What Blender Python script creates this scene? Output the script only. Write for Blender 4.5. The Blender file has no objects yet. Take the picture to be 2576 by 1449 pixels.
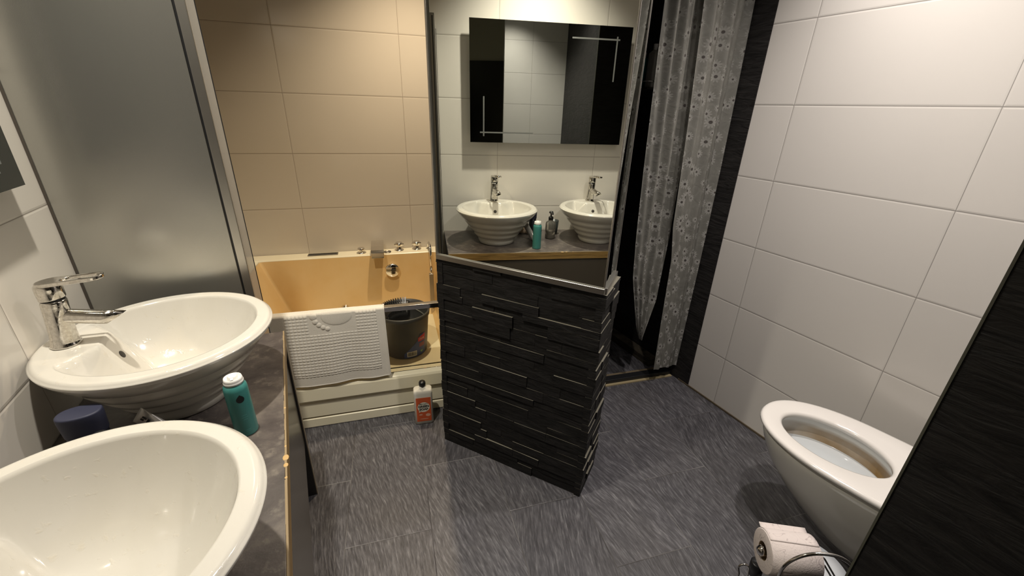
import bpy, bmesh, math, random
from mathutils import Vector, Matrix
random.seed(7)
S = bpy.context.scene
C = S.collection
PI = math.pi
def R(a): return math.radians(a)

# ------------------------------------------------------------------ camera
F_PX = 1049.5
yaw, pitch, roll = R(27.7), R(23.275), R(1.78)
F0 = Vector((math.sin(yaw), math.cos(yaw), 0)); R0 = Vector((math.cos(yaw), -math.sin(yaw), 0))
FW = (math.cos(pitch) * F0 - math.sin(pitch) * Vector((0, 0, 1))).normalized()
U0 = R0.cross(FW)
RT = math.cos(roll) * R0 + math.sin(roll) * U0
UP = -math.sin(roll) * R0 + math.cos(roll) * U0
cam_d = bpy.data.cameras.new('camera'); cam = bpy.data.objects.new('camera', cam_d); C.objects.link(cam)
cam.matrix_world = Matrix(((RT.x, UP.x, -FW.x, 0), (RT.y, UP.y, -FW.y, 0), (RT.z, UP.z, -FW.z, 1.5), (0, 0, 0, 1)))
cam_d.sensor_fit = 'HORIZONTAL'; cam_d.sensor_width = 36.0; cam_d.lens = F_PX / 2576 * 36.0
cam_d.clip_start = 0.02
S.camera = cam

# ------------------------------------------------------------------ world, exposure, lights
W = bpy.data.worlds.new('world'); S.world = W; W.use_nodes = True
W.node_tree.nodes['Background'].inputs[0].default_value = (0.9, 0.85, 0.8, 1)
W.node_tree.nodes['Background'].inputs[1].default_value = 0.0
S.view_settings.view_transform = 'Standard'; S.view_settings.look = 'None'
S.view_settings.gamma = 1.0; S.view_settings.use_curve_mapping = False
S.view_settings.exposure = 0.2
CEIL = 2.57
WARM = (1.0, 0.86, 0.68); NEUT = (1.0, 0.93, 0.86)
LAMPS = [  # x, y, watts, colour
    (-0.20, 0.99, 110, (1.0, 0.93, 0.80)),
    (1.56, 0.80, 66, (1.0, 0.93, 0.89)),
    (0.60, 2.08, 92, (1.0, 0.81, 0.57)),
    (1.06, 0.52, 66, (1.0, 0.93, 0.88)),  # added mid-floor lamp, placed to lighten and even out the right wall
]
def lamp(i, x, y, w, col):
    ld = bpy.data.lights.new('downlight', 'SPOT'); lo = bpy.data.objects.new('downlight_beam', ld); C.objects.link(lo)
    ld.energy = w; ld.color = col; ld.shadow_soft_size = 0.025; ld.spot_size = R((108, 116, 112, 122)[i]); ld.spot_blend = 1.0
    lo.location = (x, y, CEIL - 0.03)
    return lo
BEAMS = [lamp(i, *a) for i, a in enumerate(LAMPS)]

# ------------------------------------------------------------------ materials
def newmat(name):
    m = bpy.data.materials.new(name); m.use_nodes = True
    nt = m.node_tree; return m, nt, nt.nodes['Principled BSDF']
def P(b, **k):
    names = {'color': 'Base Color', 'rough': 'Roughness', 'metal': 'Metallic', 'coat': 'Coat Weight', 'trans': 'Transmission Weight', 'ior': 'IOR', 'alpha': 'Alpha', 'spec': 'Specular IOR Level', 'aniso': 'Anisotropic', 'sss': 'Subsurface Weight'}
    for a, v in k.items():
        if a == 'color' and len(v) == 3: v = (*v, 1)
        b.inputs[names[a]].default_value = v
def simple(name, color, rough=0.5, metal=0.0, **k):
    m, nt, b = newmat(name); P(b, color=color, rough=rough, metal=metal, **k); return m
def N(nt, t, **k):
    n = nt.nodes.new(t)
    for a, v in k.items(): setattr(n, a, v)
    return n
def M(nt, op, a, b=None, c=None, clamp=False):
    n = nt.nodes.new('ShaderNodeMath'); n.operation = op; n.use_clamp = clamp
    for i, v in enumerate((a, b, c)):
        if v is None: continue
        if isinstance(v, (int, float)): n.inputs[i].default_value = v
        else: nt.links.new(v, n.inputs[i])
    return n.outputs[0]
def mix(nt, fac, a, b):
    n = nt.nodes.new('ShaderNodeMix'); n.data_type = 'RGBA'
    for i, v in ((0, fac), (6, a), (7, b)):
        if isinstance(v, (int, float)): n.inputs[i].default_value = v
        elif isinstance(v, tuple): n.inputs[i].default_value = (*v, 1) if len(v) == 3 else v
        else: nt.links.new(v, n.inputs[i])
    return n.outputs[2]
def pos(nt, kind='Object'):
    tc = nt.nodes.new('ShaderNodeTexCoord'); return tc.outputs[kind]
def dot(nt, v, d):
    n = nt.nodes.new('ShaderNodeVectorMath'); n.operation = 'DOT_PRODUCT'; nt.links.new(v, n.inputs[0]); n.inputs[1].default_value = d
    return n.outputs['Value']
def comb(nt, x, y, z=0.0):
    n = nt.nodes.new('ShaderNodeCombineXYZ')
    for i, v in enumerate((x, y, z)):
        if isinstance(v, (int, float)): n.inputs[i].default_value = v
        else: nt.links.new(v, n.inputs[i])
    return n.outputs[0]
def noise(nt, vec, scale, detail=3, rough=0.5, dist=0.0):
    n = nt.nodes.new('ShaderNodeTexNoise'); nt.links.new(vec, n.inputs['Vector'])
    n.inputs['Scale'].default_value = scale; n.inputs['Detail'].default_value = detail; n.inputs['Roughness'].default_value = rough; n.inputs['Distortion'].default_value = dist
    return n.outputs['Fac']
def ramp(nt, fac, stops):
    n = nt.nodes.new('ShaderNodeValToRGB'); nt.links.new(fac, n.inputs[0])
    e = n.color_ramp.elements
    while len(e) < len(stops): e.new(0.5)
    for i, (p, c) in enumerate(stops): e[i].position = p; e[i].color = (*c, 1) if len(c) == 3 else c
    return n.outputs[0]
def bump(nt, b, h, strength=0.3, dist=0.01, inp='Normal'):
    n = nt.nodes.new('ShaderNodeBump'); n.inputs['Strength'].default_value = strength; n.inputs['Distance'].default_value = dist
    nt.links.new(h, n.inputs['Height']); nt.links.new(n.outputs[0], b.inputs[inp])
def edge_dist(nt, v, v0, size):
    """distance (metres) of value v to the nearest line of the grid v0 + k*size"""
    f = M(nt, 'FRACT', M(nt, 'DIVIDE', M(nt, 'SUBTRACT', v, v0), size))
    d = M(nt, 'MINIMUM', f, M(nt, 'SUBTRACT', 1.0, f))
    return M(nt, 'MULTIPLY', d, size)
def grout_mask(nt, d, w):   # 1 in the joint
    return M(nt, 'SUBTRACT', 1.0, M(nt, 'DIVIDE', d, w, clamp=True), clamp=True)
def tile_mat(name, ud, u0, su, z0, sz, base, grout, rough=0.16):
    m, nt, b = newmat(name); p = pos(nt)
    u = dot(nt, p, ud); z = dot(nt, p, (0, 0, 1))
    du = edge_dist(nt, u, u0, su); dz = edge_dist(nt, z, z0, sz)
    g = M(nt, 'MAXIMUM', grout_mask(nt, du, 0.0016), grout_mask(nt, dz, 0.0022))
    hard = M(nt, 'GREATER_THAN', g, 0.12)
    n1 = noise(nt, p, 1.7, 2)
    col = mix(nt, n1, base, tuple(c * 0.94 for c in base))
    col = mix(nt, M(nt, 'MULTIPLY', g, 0.95, clamp=True), col, grout)
    nt.links.new(col, b.inputs['Base Color'])
    rg = M(nt, 'ADD', rough, M(nt, 'MULTIPLY', g, 0.5), clamp=True); nt.links.new(rg, b.inputs['Roughness'])
    b.inputs['Specular IOR Level'].default_value = 0.45
    dmin = M(nt, 'MINIMUM', du, dz)
    h = M(nt, 'ADD', M(nt, 'DIVIDE', dmin, 0.006, clamp=True), M(nt, 'MULTIPLY', noise(nt, p, 5, 2), 0.35))
    bump(nt, b, h, 0.5, 0.0014)
    return m
UX, UY = math.sin(R(101.2)), math.cos(R(101.2))     # along the bath
VX, VY = -UY, UX                                    # away from the camera
TZ = 0.303; TS = 0.311
white_tile = (0.74, 0.70, 0.64)
M_TILE_L = tile_mat('white tile left', (0, 1, 0), 1.187, 0.62, 0.918, 0.314, white_tile, (0.20, 0.17, 0.14))
M_TILE_R = tile_mat('white tile right', (0, 1, 0), 0.545, 0.62, 0.292, 0.3135, white_tile, (0.17, 0.15, 0.13))
M_TILE_B = tile_mat('white tile bath', (UX, UY, 0), 0.11, 0.62, 0.923, 0.309, (0.66, 0.60, 0.51), (0.20, 0.15, 0.11))

def slate_mat(name, horizontal=True, base=(0.010, 0.0092, 0.0090), hi=(0.030, 0.0275, 0.026), rough=0.5):
    m, nt, b = newmat(name); p = pos(nt)
    mp = N(nt, 'ShaderNodeMapping'); nt.links.new(p, mp.inputs[0]); mp.inputs['Scale'].default_value = (4, 4, 24) if horizontal else (34, 34, 4)
    n = noise(nt, mp.outputs[0], 1.6, 5, 0.62, 1.3); n2 = noise(nt, p, 9, 4)
    col = ramp(nt, n, [(0.35, base), (0.72, hi)])
    nt.links.new(col, b.inputs['Base Color']); b.inputs['Roughness'].default_value = rough; b.inputs['Specular IOR Level'].default_value = 0.3
    bump(nt, b, M(nt, 'ADD', n, M(nt, 'MULTIPLY', n2, 0.5)), 0.7, 0.008)
    return m
M_SLATE = slate_mat('black slate tile')

def floor_mat():
    m, nt, b = newmat('grey slate floor tile'); p = pos(nt)
    u = dot(nt, p, (UX, UY, 0)); v = dot(nt, p, (VX, VY, 0))
    SU, SV = 0.313, 0.63
    cu = M(nt, 'DIVIDE', M(nt, 'SUBTRACT', u, -0.581), SU)
    ci = M(nt, 'FLOOR', cu); odd = M(nt, 'FLOORED_MODULO', ci, 2.0)
    vs = M(nt, 'ADD', M(nt, 'SUBTRACT', v, 1.458), M(nt, 'MULTIPLY', odd, 0.315))
    vi = M(nt, 'FLOOR', M(nt, 'DIVIDE', vs, SV))
    du = edge_dist(nt, u, -0.581, SU); dv = edge_dist(nt, vs, 0.0, SV)
    g = M(nt, 'MAXIMUM', grout_mask(nt, du, 0.0022), grout_mask(nt, dv, 0.0022))
    rnd = N(nt, 'ShaderNodeTexWhiteNoise', noise_dimensions='2D'); nt.links.new(comb(nt, ci, vi), rnd.inputs['Vector']); rv = rnd.outputs['Value']
    # wavy cleft streaks running along the length of each tile
    off = M(nt, 'MULTIPLY', rv, 13.0)
    warp = noise(nt, comb(nt, M(nt, 'MULTIPLY', u, 2.2), M(nt, 'MULTIPLY', v, 2.6), off), 1.0, 2)
    tilt = M(nt, 'MULTIPLY', M(nt, 'SUBTRACT', rv, 0.45), 0.55)
    uu = M(nt, 'ADD', M(nt, 'ADD', u, M(nt, 'MULTIPLY', warp, 0.085)), M(nt, 'MULTIPLY', v, tilt))
    vec = comb(nt, M(nt, 'MULTIPLY', uu, 120), M(nt, 'MULTIPLY', v, 17), off)
    s = noise(nt, vec, 1.0, 3, 0.6, 0.15)
    s2 = noise(nt, comb(nt, M(nt, 'MULTIPLY', uu, 230), M(nt, 'MULTIPLY', v, 36), off), 1.0, 2)
    ss = M(nt, 'ADD', M(nt, 'MULTIPLY', s, 0.72), M(nt, 'MULTIPLY', s2, 0.28))
    col = ramp(nt, ss, [(0.34, (0.040, 0.038, 0.042)), (0.50, (0.076, 0.073, 0.079)), (0.61, (0.125, 0.121, 0.128)), (0.74, (0.23, 0.225, 0.23))])
    big = noise(nt, p, 2.3, 3)
    col = mix(nt, M(nt, 'MULTIPLY', M(nt, 'SUBTRACT', big, 0.45), 1.1, clamp=True), col, (0.075, 0.068, 0.062))
    # per tile tone
    hsv = N(nt, 'ShaderNodeHueSaturation'); nt.links.new(col, hsv.inputs['Color'])
    nt.links.new(M(nt, 'ADD', 0.86, M(nt, 'MULTIPLY', rv, 0.28)), hsv.inputs['Value'])
    gn = noise(nt, p, 3.1, 2)
    gcol = mix(nt, M(nt, 'MULTIPLY', M(nt, 'SUBTRACT', gn, 0.42), 5.0, clamp=True), (0.055, 0.048, 0.044), (0.24, 0.23, 0.22))
    col = mix(nt, M(nt, 'MULTIPLY', g, 0.9), hsv.outputs[0], gcol)
    nt.links.new(col, b.inputs['Base Color'])
    b.inputs['Roughness'].default_value = 0.42; b.inputs['Specular IOR Level'].default_value = 0.4
    h = M(nt, 'SUBTRACT', ss, M(nt, 'MULTIPLY', g, 0.5)); bump(nt, b, h, 0.55, 0.004)
    return m
M_FLOOR = floor_mat()
M_CEIL = simple('white ceiling paint', (0.62, 0.59, 0.54), 0.8)
M_CERAMIC = simple('white glazed ceramic', (0.60, 0.575, 0.52), 0.09, coat=0.6)
def ceramic_dirty():
    m, nt, b = newmat('white glazed ceramic with lime'); p = pos(nt)
    n = noise(nt, p, 55, 3, 0.6); sp = M(nt, 'MULTIPLY', M(nt, 'SUBTRACT', n, 0.62), 7, clamp=True)
    n2 = noise(nt, p, 6, 3)
    c = mix(nt, M(nt, 'MULTIPLY', M(nt, 'SUBTRACT', n2, 0.45), 1.2, clamp=True), (0.60, 0.575, 0.52), (0.56, 0.52, 0.43))
    nt.links.new(mix(nt, M(nt, 'MULTIPLY', sp, 0.35), c, (0.60, 0.54, 0.42)), b.inputs['Base Color'])
    b.inputs['Roughness'].default_value = 0.12; b.inputs['Coat Weight'].default_value = 0.5
    bump(nt, b, sp, 0.25, 0.0015)
    return m
M_BASIN = ceramic_dirty()
M_CHROME = simple('chrome', (0.82, 0.80, 0.77), 0.09, 1.0)
def chrome_spotted():
    m, nt, b = newmat('chrome with water spots'); p = pos(nt)
    n = noise(nt, p, 160, 3, 0.7)
    nt.links.new(ramp(nt, n, [(0.3, (0.80, 0.78, 0.74)), (0.75, (0.52, 0.49, 0.44))]), b.inputs['Base Color'])
    b.inputs['Metallic'].default_value = 1.0
    nt.links.new(M(nt, 'ADD', 0.05, M(nt, 'MULTIPLY', M(nt, 'SUBTRACT', n, 0.4), 0.9, clamp=True), clamp=True), b.inputs['Roughness'])
    return m
M_TAP = chrome_spotted()
M_BLACK = simple('black plastic', (0.012, 0.012, 0.013), 0.35)
M_DARKHOLE = simple('dark hole', (0.03, 0.025, 0.02), 0.6)
M_ALU = simple('brushed aluminium', (0.60, 0.58, 0.54), 0.32, 1.0)
M_ALU_D = simple('dull dark aluminium', (0.30, 0.28, 0.25), 0.4, 1.0)
def frosted():
    m, nt, b = newmat('satin silver frosted panel'); p = pos(nt)
    n = noise(nt, p, 700, 1)
    P(b, color=(0.47, 0.465, 0.43), rough=0.27, metal=0.85)
    bump(nt, b, n, 0.06, 0.001)
    return m
M_FROST = frosted()
M_MIRROR = simple('silvered mirror glass', (0.86, 0.88, 0.82), 0.008, 1.0)
M_MIRROR_T = simple('grey tinted mirror glass', (0.52, 0.54, 0.52), 0.01, 1.0)
M_ETCH = simple('etched mirror band', (0.17, 0.175, 0.17), 0.5)
def counter_mat():
    m, nt, b = newmat('worn slate laminate'); p = pos(nt)
    n = noise(nt, p, 7, 6, 0.65, 0.4); n2 = noise(nt, p, 38, 4, 0.6); n3 = noise(nt, p, 2.5, 2)
    c = ramp(nt, n, [(0.32, (0.042, 0.035, 0.034)), (0.52, (0.085, 0.072, 0.067)), (0.72, (0.17, 0.148, 0.125))])
    c = mix(nt, M(nt, 'MULTIPLY', M(nt, 'SUBTRACT', n2, 0.56), 2.6, clamp=True), c, (0.26, 0.23, 0.19))
    nt.links.new(c, b.inputs['Base Color']); b.inputs['Roughness'].default_value = 0.38
    bump(nt, b, n2, 0.25, 0.003); return m
M_COUNTER = counter_mat()
def wood_mat():
    m, nt, b = newmat('brown worn wood edge'); p = pos(nt)
    mp = N(nt, 'ShaderNodeMapping'); nt.links.new(p, mp.inputs[0]); mp.inputs['Scale'].default_value = (60, 6, 90)
    n = noise(nt, mp.outputs[0], 1.0, 5, 0.6, 0.5); n2 = noise(nt, p, 25, 4)
    c = ramp(nt, n, [(0.3, (0.13, 0.075, 0.022)), (0.7, (0.34, 0.21, 0.065))])
    z = dot(nt, p, (0, 0, 1))
    nt.links.new(c, b.inputs['Base Color']); b.inputs['Roughness'].default_value = 0.45; bump(nt, b, n, 0.4, 0.002); return m
M_WOOD = wood_mat()
M_CHIP = simple('pale chipped chipboard', (0.50, 0.33, 0.14), 0.8)
M_CHIP2 = simple('pale scuffed lip', (0.27, 0.20, 0.11), 0.7)
M_FASCIA = simple('dark grey fascia board', (0.060, 0.050, 0.038), 0.25)
def tub_mat(name, base, stain, thr):
    m, nt, b = newmat(name); p = pos(nt)
    n = noise(nt, p, 3.2, 4, 0.55); z = dot(nt, p, (0, 0, 1))
    c = mix(nt, M(nt, 'MULTIPLY', M(nt, 'SUBTRACT', n, thr), 2.2, clamp=True), base, stain)
    nt.links.new(c, b.inputs['Base Color']); b.inputs['Roughness'].default_value = 0.22; b.inputs['Coat Weight'].default_value = 0.3
    return m
M_TUB = tub_mat('yellowed cream acrylic', (0.90, 0.84, 0.64), (0.86, 0.77, 0.52), 0.45)
M_TUB_IN = tub_mat('stained orange tub lining', (0.80, 0.58, 0.29), (0.72, 0.46, 0.17), 0.40)
M_GROOVE = simple('dirty groove', (0.20, 0.16, 0.10), 0.6)
def towel_mat():
    m, nt, b = newmat('cream terry cotton'); p = pos(nt)
    n = noise(nt, p, 420, 2, 0.6); n2 = noise(nt, p, 8, 3)
    nt.links.new(mix(nt, n2, (0.82, 0.78, 0.70), (0.70, 0.66, 0.58)), b.inputs['Base Color']); b.inputs['Roughness'].default_value = 0.95; b.inputs['Specular IOR Level'].default_value = 0.1
    bump(nt, b, n, 0.5, 0.003); return m
M_TOWEL = towel_mat()
M_BUCKET = simple('dark grey plastic', (0.055, 0.053, 0.048), 0.45)
def thin_glass(name, tint, alpha):
    m, nt, b = newmat(name)
    tr = N(nt, 'ShaderNodeBsdfTransparent'); tr.inputs[0].default_value = (*tint, 1)
    gl = N(nt, 'ShaderNodeBsdfGlossy'); gl.inputs['Roughness'].default_value = 0.02
    fr = N(nt, 'ShaderNodeFresnel'); fr.inputs[0].default_value = 1.35
    mx = N(nt, 'ShaderNodeMixShader'); nt.links.new(fr.outputs[0], mx.inputs[0]); nt.links.new(tr.outputs[0], mx.inputs[1]); nt.links.new(gl.outputs[0], mx.inputs[2])
    out = nt.nodes['Material Output']
    if alpha > 0:
        df = N(nt, 'ShaderNodeBsdfDiffuse'); df.inputs[0].default_value = (0.6, 0.56, 0.5, 1)
        m2 = N(nt, 'ShaderNodeMixShader'); m2.inputs[0].default_value = alpha; nt.links.new(mx.outputs[0], m2.inputs[1]); nt.links.new(df.outputs[0], m2.inputs[2]); mx = m2
    nt.links.new(mx.outputs[0], out.inputs['Surface']); return m
M_GLASS = thin_glass('clear glass', (0.93, 0.94, 0.91), 0.0)
M_SEAL = thin_glass('milky clear plastic seal', (0.85, 0.83, 0.78), 0.35)
def stone_clad_mat():
    m, nt, b = newmat('black split stone'); p = pos(nt)
    mp = N(nt, 'ShaderNodeMapping'); nt.links.new(p, mp.inputs[0]); mp.inputs['Scale'].default_value = (9, 9, 40)
    n = noise(nt, mp.outputs[0], 1.5, 5, 0.65, 0.5); n2 = noise(nt, p, 14, 4)
    c = ramp(nt, n, [(0.35, (0.008, 0.0075, 0.0072)), (0.75, (0.024, 0.0222, 0.0215))])
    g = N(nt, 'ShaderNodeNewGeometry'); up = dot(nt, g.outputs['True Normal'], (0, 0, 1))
    ledge_light = M(nt, 'MULTIPLY', M(nt, 'GREATER_THAN', up, 0.6), 0.85)     # overhead light on the ledge tops, painted as a paler colour
    c = mix(nt, ledge_light, c, (0.19, 0.175, 0.135))
    nt.links.new(c, b.inputs['Base Color']); b.inputs['Roughness'].default_value = 0.62; b.inputs['Specular IOR Level'].default_value = 0.22
    bump(nt, b, M(nt, 'ADD', n, n2), 0.8, 0.006); return m
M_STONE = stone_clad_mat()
def curtain_mat():
    m, nt, b = newmat('daisy print curtain'); p = pos(nt, 'UV')
    v = N(nt, 'ShaderNodeTexVoronoi', voronoi_dimensions='2D'); nt.links.new(p, v.inputs['Vector']); v.inputs['Scale'].default_value = 16.0; v.inputs['Randomness'].default_value = 0.85
    mp = N(nt, 'ShaderNodeVectorMath', operation='SUBTRACT'); nt.links.new(p, mp.inputs[0]); nt.links.new(v.outputs['Position'], mp.inputs[1])
    ln = N(nt, 'ShaderNodeVectorMath', operation='LENGTH'); nt.links.new(mp.outputs[0], ln.inputs[0]); r = ln.outputs['Value']
    sx = N(nt, 'ShaderNodeSeparateXYZ'); nt.links.new(mp.outputs[0], sx.inputs[0])
    an = M(nt, 'ARCTAN2', sx.outputs[1], sx.outputs[0])
    sc = N(nt, 'ShaderNodeSeparateColor'); nt.links.new(v.outputs['Color'], sc.inputs[0])
    size = M(nt, 'ADD', 0.014, M(nt, 'MULTIPLY', sc.outputs[0], 0.014))
    pet = M(nt, 'ABSOLUTE', M(nt, 'COSINE', M(nt, 'ADD', M(nt, 'MULTIPLY', an, 5.5), M(nt, 'MULTIPLY', sc.outputs[1], 6.0))))
    rad = M(nt, 'MULTIPLY', size, M(nt, 'ADD', 0.52, M(nt, 'MULTIPLY', pet, 0.52)))
    inp = M(nt, 'LESS_THAN', r, rad); cen = M(nt, 'LESS_THAN', r, M(nt, 'MULTIPLY', size, 0.27))
    n = noise(nt, p, 9, 3)
    base = mix(nt, n, (0.22, 0.215, 0.19), (0.33, 0.32, 0.28))
    cr = noise(nt, p, 32, 3, 0.6, 0.8)
    base = mix(nt, M(nt, 'MULTIPLY', M(nt, 'SUBTRACT', cr, 0.5), 2.0, clamp=True), base, (0.40, 0.39, 0.34))
    sv = N(nt, 'ShaderNodeSeparateXYZ'); nt.links.new(p, sv.inputs[0])
    worn = M(nt, 'SUBTRACT', 1.15, M(nt, 'MULTIPLY', sv.outputs[1], 0.48), clamp=True)     # petal print gets fainter towards the top
    c = mix(nt, M(nt, 'MULTIPLY', inp, worn), base, (0.50, 0.485, 0.45)); c = mix(nt, cen, c, (0.10, 0.088, 0.080))
    bmp = N(nt, 'ShaderNodeBump'); bmp.inputs['Strength'].default_value = 0.3; bmp.inputs['Distance'].default_value = 0.006; nt.links.new(cr, bmp.inputs['Height'])
    df = N(nt, 'ShaderNodeBsdfDiffuse'); tl = N(nt, 'ShaderNodeBsdfTranslucent'); tr = N(nt, 'ShaderNodeBsdfTransparent')
    nt.links.new(c, df.inputs[0]); nt.links.new(c, tl.inputs[0])
    gl = N(nt, 'ShaderNodeBsdfGlossy'); gl.inputs['Roughness'].default_value = 0.35
    nt.links.new(bmp.outputs[0], df.inputs['Normal']); nt.links.new(bmp.outputs[0], gl.inputs['Normal'])
    m1 = N(nt, 'ShaderNodeMixShader'); m1.inputs[0].default_value = 0.35; nt.links.new(df.outputs[0], m1.inputs[1]); nt.links.new(tl.outputs[0], m1.inputs[2])
    m2 = N(nt, 'ShaderNodeMixShader'); m2.inputs[0].default_value = 0.06; nt.links.new(m1.outputs[0], m2.inputs[1]); nt.links.new(gl.outputs[0], m2.inputs[2])
    m3 = N(nt, 'ShaderNodeMixShader'); nt.links.new(M(nt, 'MULTIPLY', M(nt, 'SUBTRACT', 1.0, inp), 0.10), m3.inputs[0]); nt.links.new(m2.outputs[0], m3.inputs[1]); nt.links.new(tr.outputs[0], m3.inputs[2])
    nt.links.new(m3.outputs[0], nt.nodes['Material Output'].inputs['Surface']); return m
M_CURTAIN = curtain_mat()
M_WHITEP = simple('white plastic', (0.78, 0.77, 0.74), 0.35)

# ------------------------------------------------------------------ mesh helpers
class MB:
    def __init__(s): s.v = []; s.f = []; s.sm = []; s.uv = None
    def add(s, vs, fs, smooth=False):
        o = len(s.v); s.v += [tuple(v) for v in vs]; s.f += [tuple(i + o for i in f) for f in fs]; s.sm += [smooth] * len(fs); return s
    def box(s, x0, y0, z0, x1, y1, z1):
        v = [(x, y, z) for z in (z0, z1) for x, y in ((x0, y0), (x1, y0), (x1, y1), (x0, y1))]
        return s.add(v, [(3, 2, 1, 0), (4, 5, 6, 7), (0, 1, 5, 4), (1, 2, 6, 5), (2, 3, 7, 6), (3, 0, 4, 7)])
    def obox(s, o, a, b, c):      # origin + three edge vectors
        o, a, b, c = Vector(o), Vector(a), Vector(b), Vector(c)
        v = [o, o + a, o + a + b, o + b, o + c, o + a + c, o + a + b + c, o + b + c]
        return s.add(v, [(3, 2, 1, 0), (4, 5, 6, 7), (0, 1, 5, 4), (1, 2, 6, 5), (2, 3, 7, 6), (3, 0, 4, 7)])
    def prism(s, poly, z0, z1, smooth=False):
        n = len(poly); v = [(x, y, z0) for x, y in poly] + [(x, y, z1) for x, y in poly]
        s.add(v, [tuple(range(n - 1, -1, -1)), tuple(range(n, 2 * n))])
        o = len(s.v) - 2 * n
        for i in range(n): s.f.append((o + i, o + (i + 1) % n, o + n + (i + 1) % n, o + n + i)); s.sm.append(smooth)
        return s
    def lathe(s, prof, seg=48, M4=None, smooth=True, close=False):
        vs = []; fs = []
        n = len(prof)
        for i in range(seg):
            a = 2 * PI * i / seg
            for r, z in prof: vs.append(Vector((max(r, 1e-5) * math.cos(a), max(r, 1e-5) * math.sin(a), z)))
        if M4 is not None: vs = [M4 @ v for v in vs]
        for i in range(seg):
            j = (i + 1) % seg
            for k in range(n - 1): fs.append((i * n + k, j * n + k, j * n + k + 1, i * n + k + 1))
        return s.add(vs, fs, smooth)
    def tube(s, path, r, seg=12, closed=False, caps=True):
        pts = [Vector(p) for p in path]; n = len(pts); rings = []
        rr = r if isinstance(r, (list, tuple)) else [r] * n
        t0 = None; nrm = None
        for i, p in enumerate(pts):
            if closed: t = (pts[(i + 1) % n] - pts[i - 1]).normalized()
            else: t = (pts[min(i + 1, n - 1)] - pts[max(i - 1, 0)]).normalized()
            if nrm is None:
                nrm = t.cross(Vector((0, 0, 1)));
                if nrm.length < 1e-3: nrm = t.cross(Vector((1, 0, 0)))
                nrm.normalize()
            else:
                nrm = (nrm - t * nrm.dot(t)); nrm.normalize()
            b = t.cross(nrm)
            rings.append([p + rr[i] * (math.cos(2 * PI * k / seg) * nrm + math.sin(2 * PI * k / seg) * b) for k in range(seg)])
        vs = [v for rg in rings for v in rg]; fs = []
        m = n if closed else n - 1
        for i in range(m):
            j = (i + 1) % n
            for k in range(seg): fs.append((i * seg + k, i * seg + (k + 1) % seg, j * seg + (k + 1) % seg, j * seg + k))
        if caps and not closed: fs.append(tuple(range(seg - 1, -1, -1))); fs.append(tuple((n - 1) * seg + k for k in range(seg)))
        return s.add(vs, fs, True)
    def grid(s, fn, nu, nv, smooth=True, closeu=False):
        vs = [fn(i / nu, j / nv) for i in range(nu + (0 if closeu else 1)) for j in range(nv + 1)]; fs = []
        for i in range(nu):
            ii = (i + 1) % nu if closeu else i + 1
            for j in range(nv): fs.append((i * (nv + 1) + j, ii * (nv + 1) + j, ii * (nv + 1) + j + 1, i * (nv + 1) + j + 1))
        return s.add(vs, fs, smooth)
    def build(s, name, mat, parent=None, bevel=0, solid=0, weld=False):
        me = bpy.data.meshes.new(name); me.from_pydata(s.v, [], s.f); me.update()
        bm = bmesh.new(); bm.from_mesh(me)
        for f, q in zip(bm.faces, s.sm): f.smooth = q
        if weld: bmesh.ops.remove_doubles(bm, verts=bm.verts, dist=1e-5)
        bmesh.ops.recalc_face_normals(bm, faces=bm.faces); bm.to_mesh(me); bm.free()
        o = bpy.data.objects.new(name, me); C.objects.link(o)
        if isinstance(mat, (list, tuple)):
            for m_ in mat: me.materials.append(m_)
        else: me.materials.append(mat)
        if parent: o.parent = parent
        if solid:
            d = o.modifiers.new('t', 'SOLIDIFY'); d.thickness = solid; d.offset = 0
        if bevel:
            d = o.modifiers.new('b', 'BEVEL'); d.width = bevel; d.segments = 3; d.limit_method = 'ANGLE'; d.angle_limit = R(40); d.harden_normals = False
        return o
def tag(o, label=None, cat=None, group=None, kind=None):
    if label: o['label'] = label
    if cat: o['category'] = cat
    if group: o['group'] = group
    if kind: o['kind'] = kind
    return o
def thing(name, label, cat, loc=(0, 0, 0), rz=0.0, group=None):
    o = bpy.data.objects.new(name, None); C.objects.link(o); o.location = loc; o.rotation_euler = (0, 0, rz); o.empty_display_size = 0.05
    return tag(o, label, cat, group)
def struct(name, mb, mat, label, parent=None, **k):
    o = mb.build(name, mat, parent, **k); o['kind'] = 'structure'; o['label'] = label; return o
def text_mesh(txt, size, bold=0.0, align='CENTER'):
    cu = bpy.data.curves.new('t', 'FONT'); cu.body = txt; cu.size = size; cu.align_x = align; cu.align_y = 'CENTER'; cu.offset = bold; cu.resolution_u = 3
    o = bpy.data.objects.new('t', cu); C.objects.link(o); bpy.context.view_layer.update()
    me = bpy.data.meshes.new_from_object(o.evaluated_get(bpy.context.evaluated_depsgraph_get()))
    vs = [tuple(v.co) for v in me.vertices]; fs = [tuple(p.vertices) for p in me.polygons]
    bpy.data.objects.remove(o); bpy.data.meshes.remove(me); return vs, fs
def arc(c, r, a0, a1, n=16, ax=(1, 0, 0), ay=(0, 0, 1)):
    c, ax, ay = Vector(c), Vector(ax), Vector(ay)
    return [c + r * (math.cos(a0 + (a1 - a0) * i / n) * ax + math.sin(a0 + (a1 - a0) * i / n) * ay) for i in range(n + 1)]
ZU = Vector((0, 0, 1))
UD = Vector((UX, UY, 0)); VD = Vector((VX, VY, 0))
def uv2(u, v): return (u * UX + v * VX, u * UY + v * VY)

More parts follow.
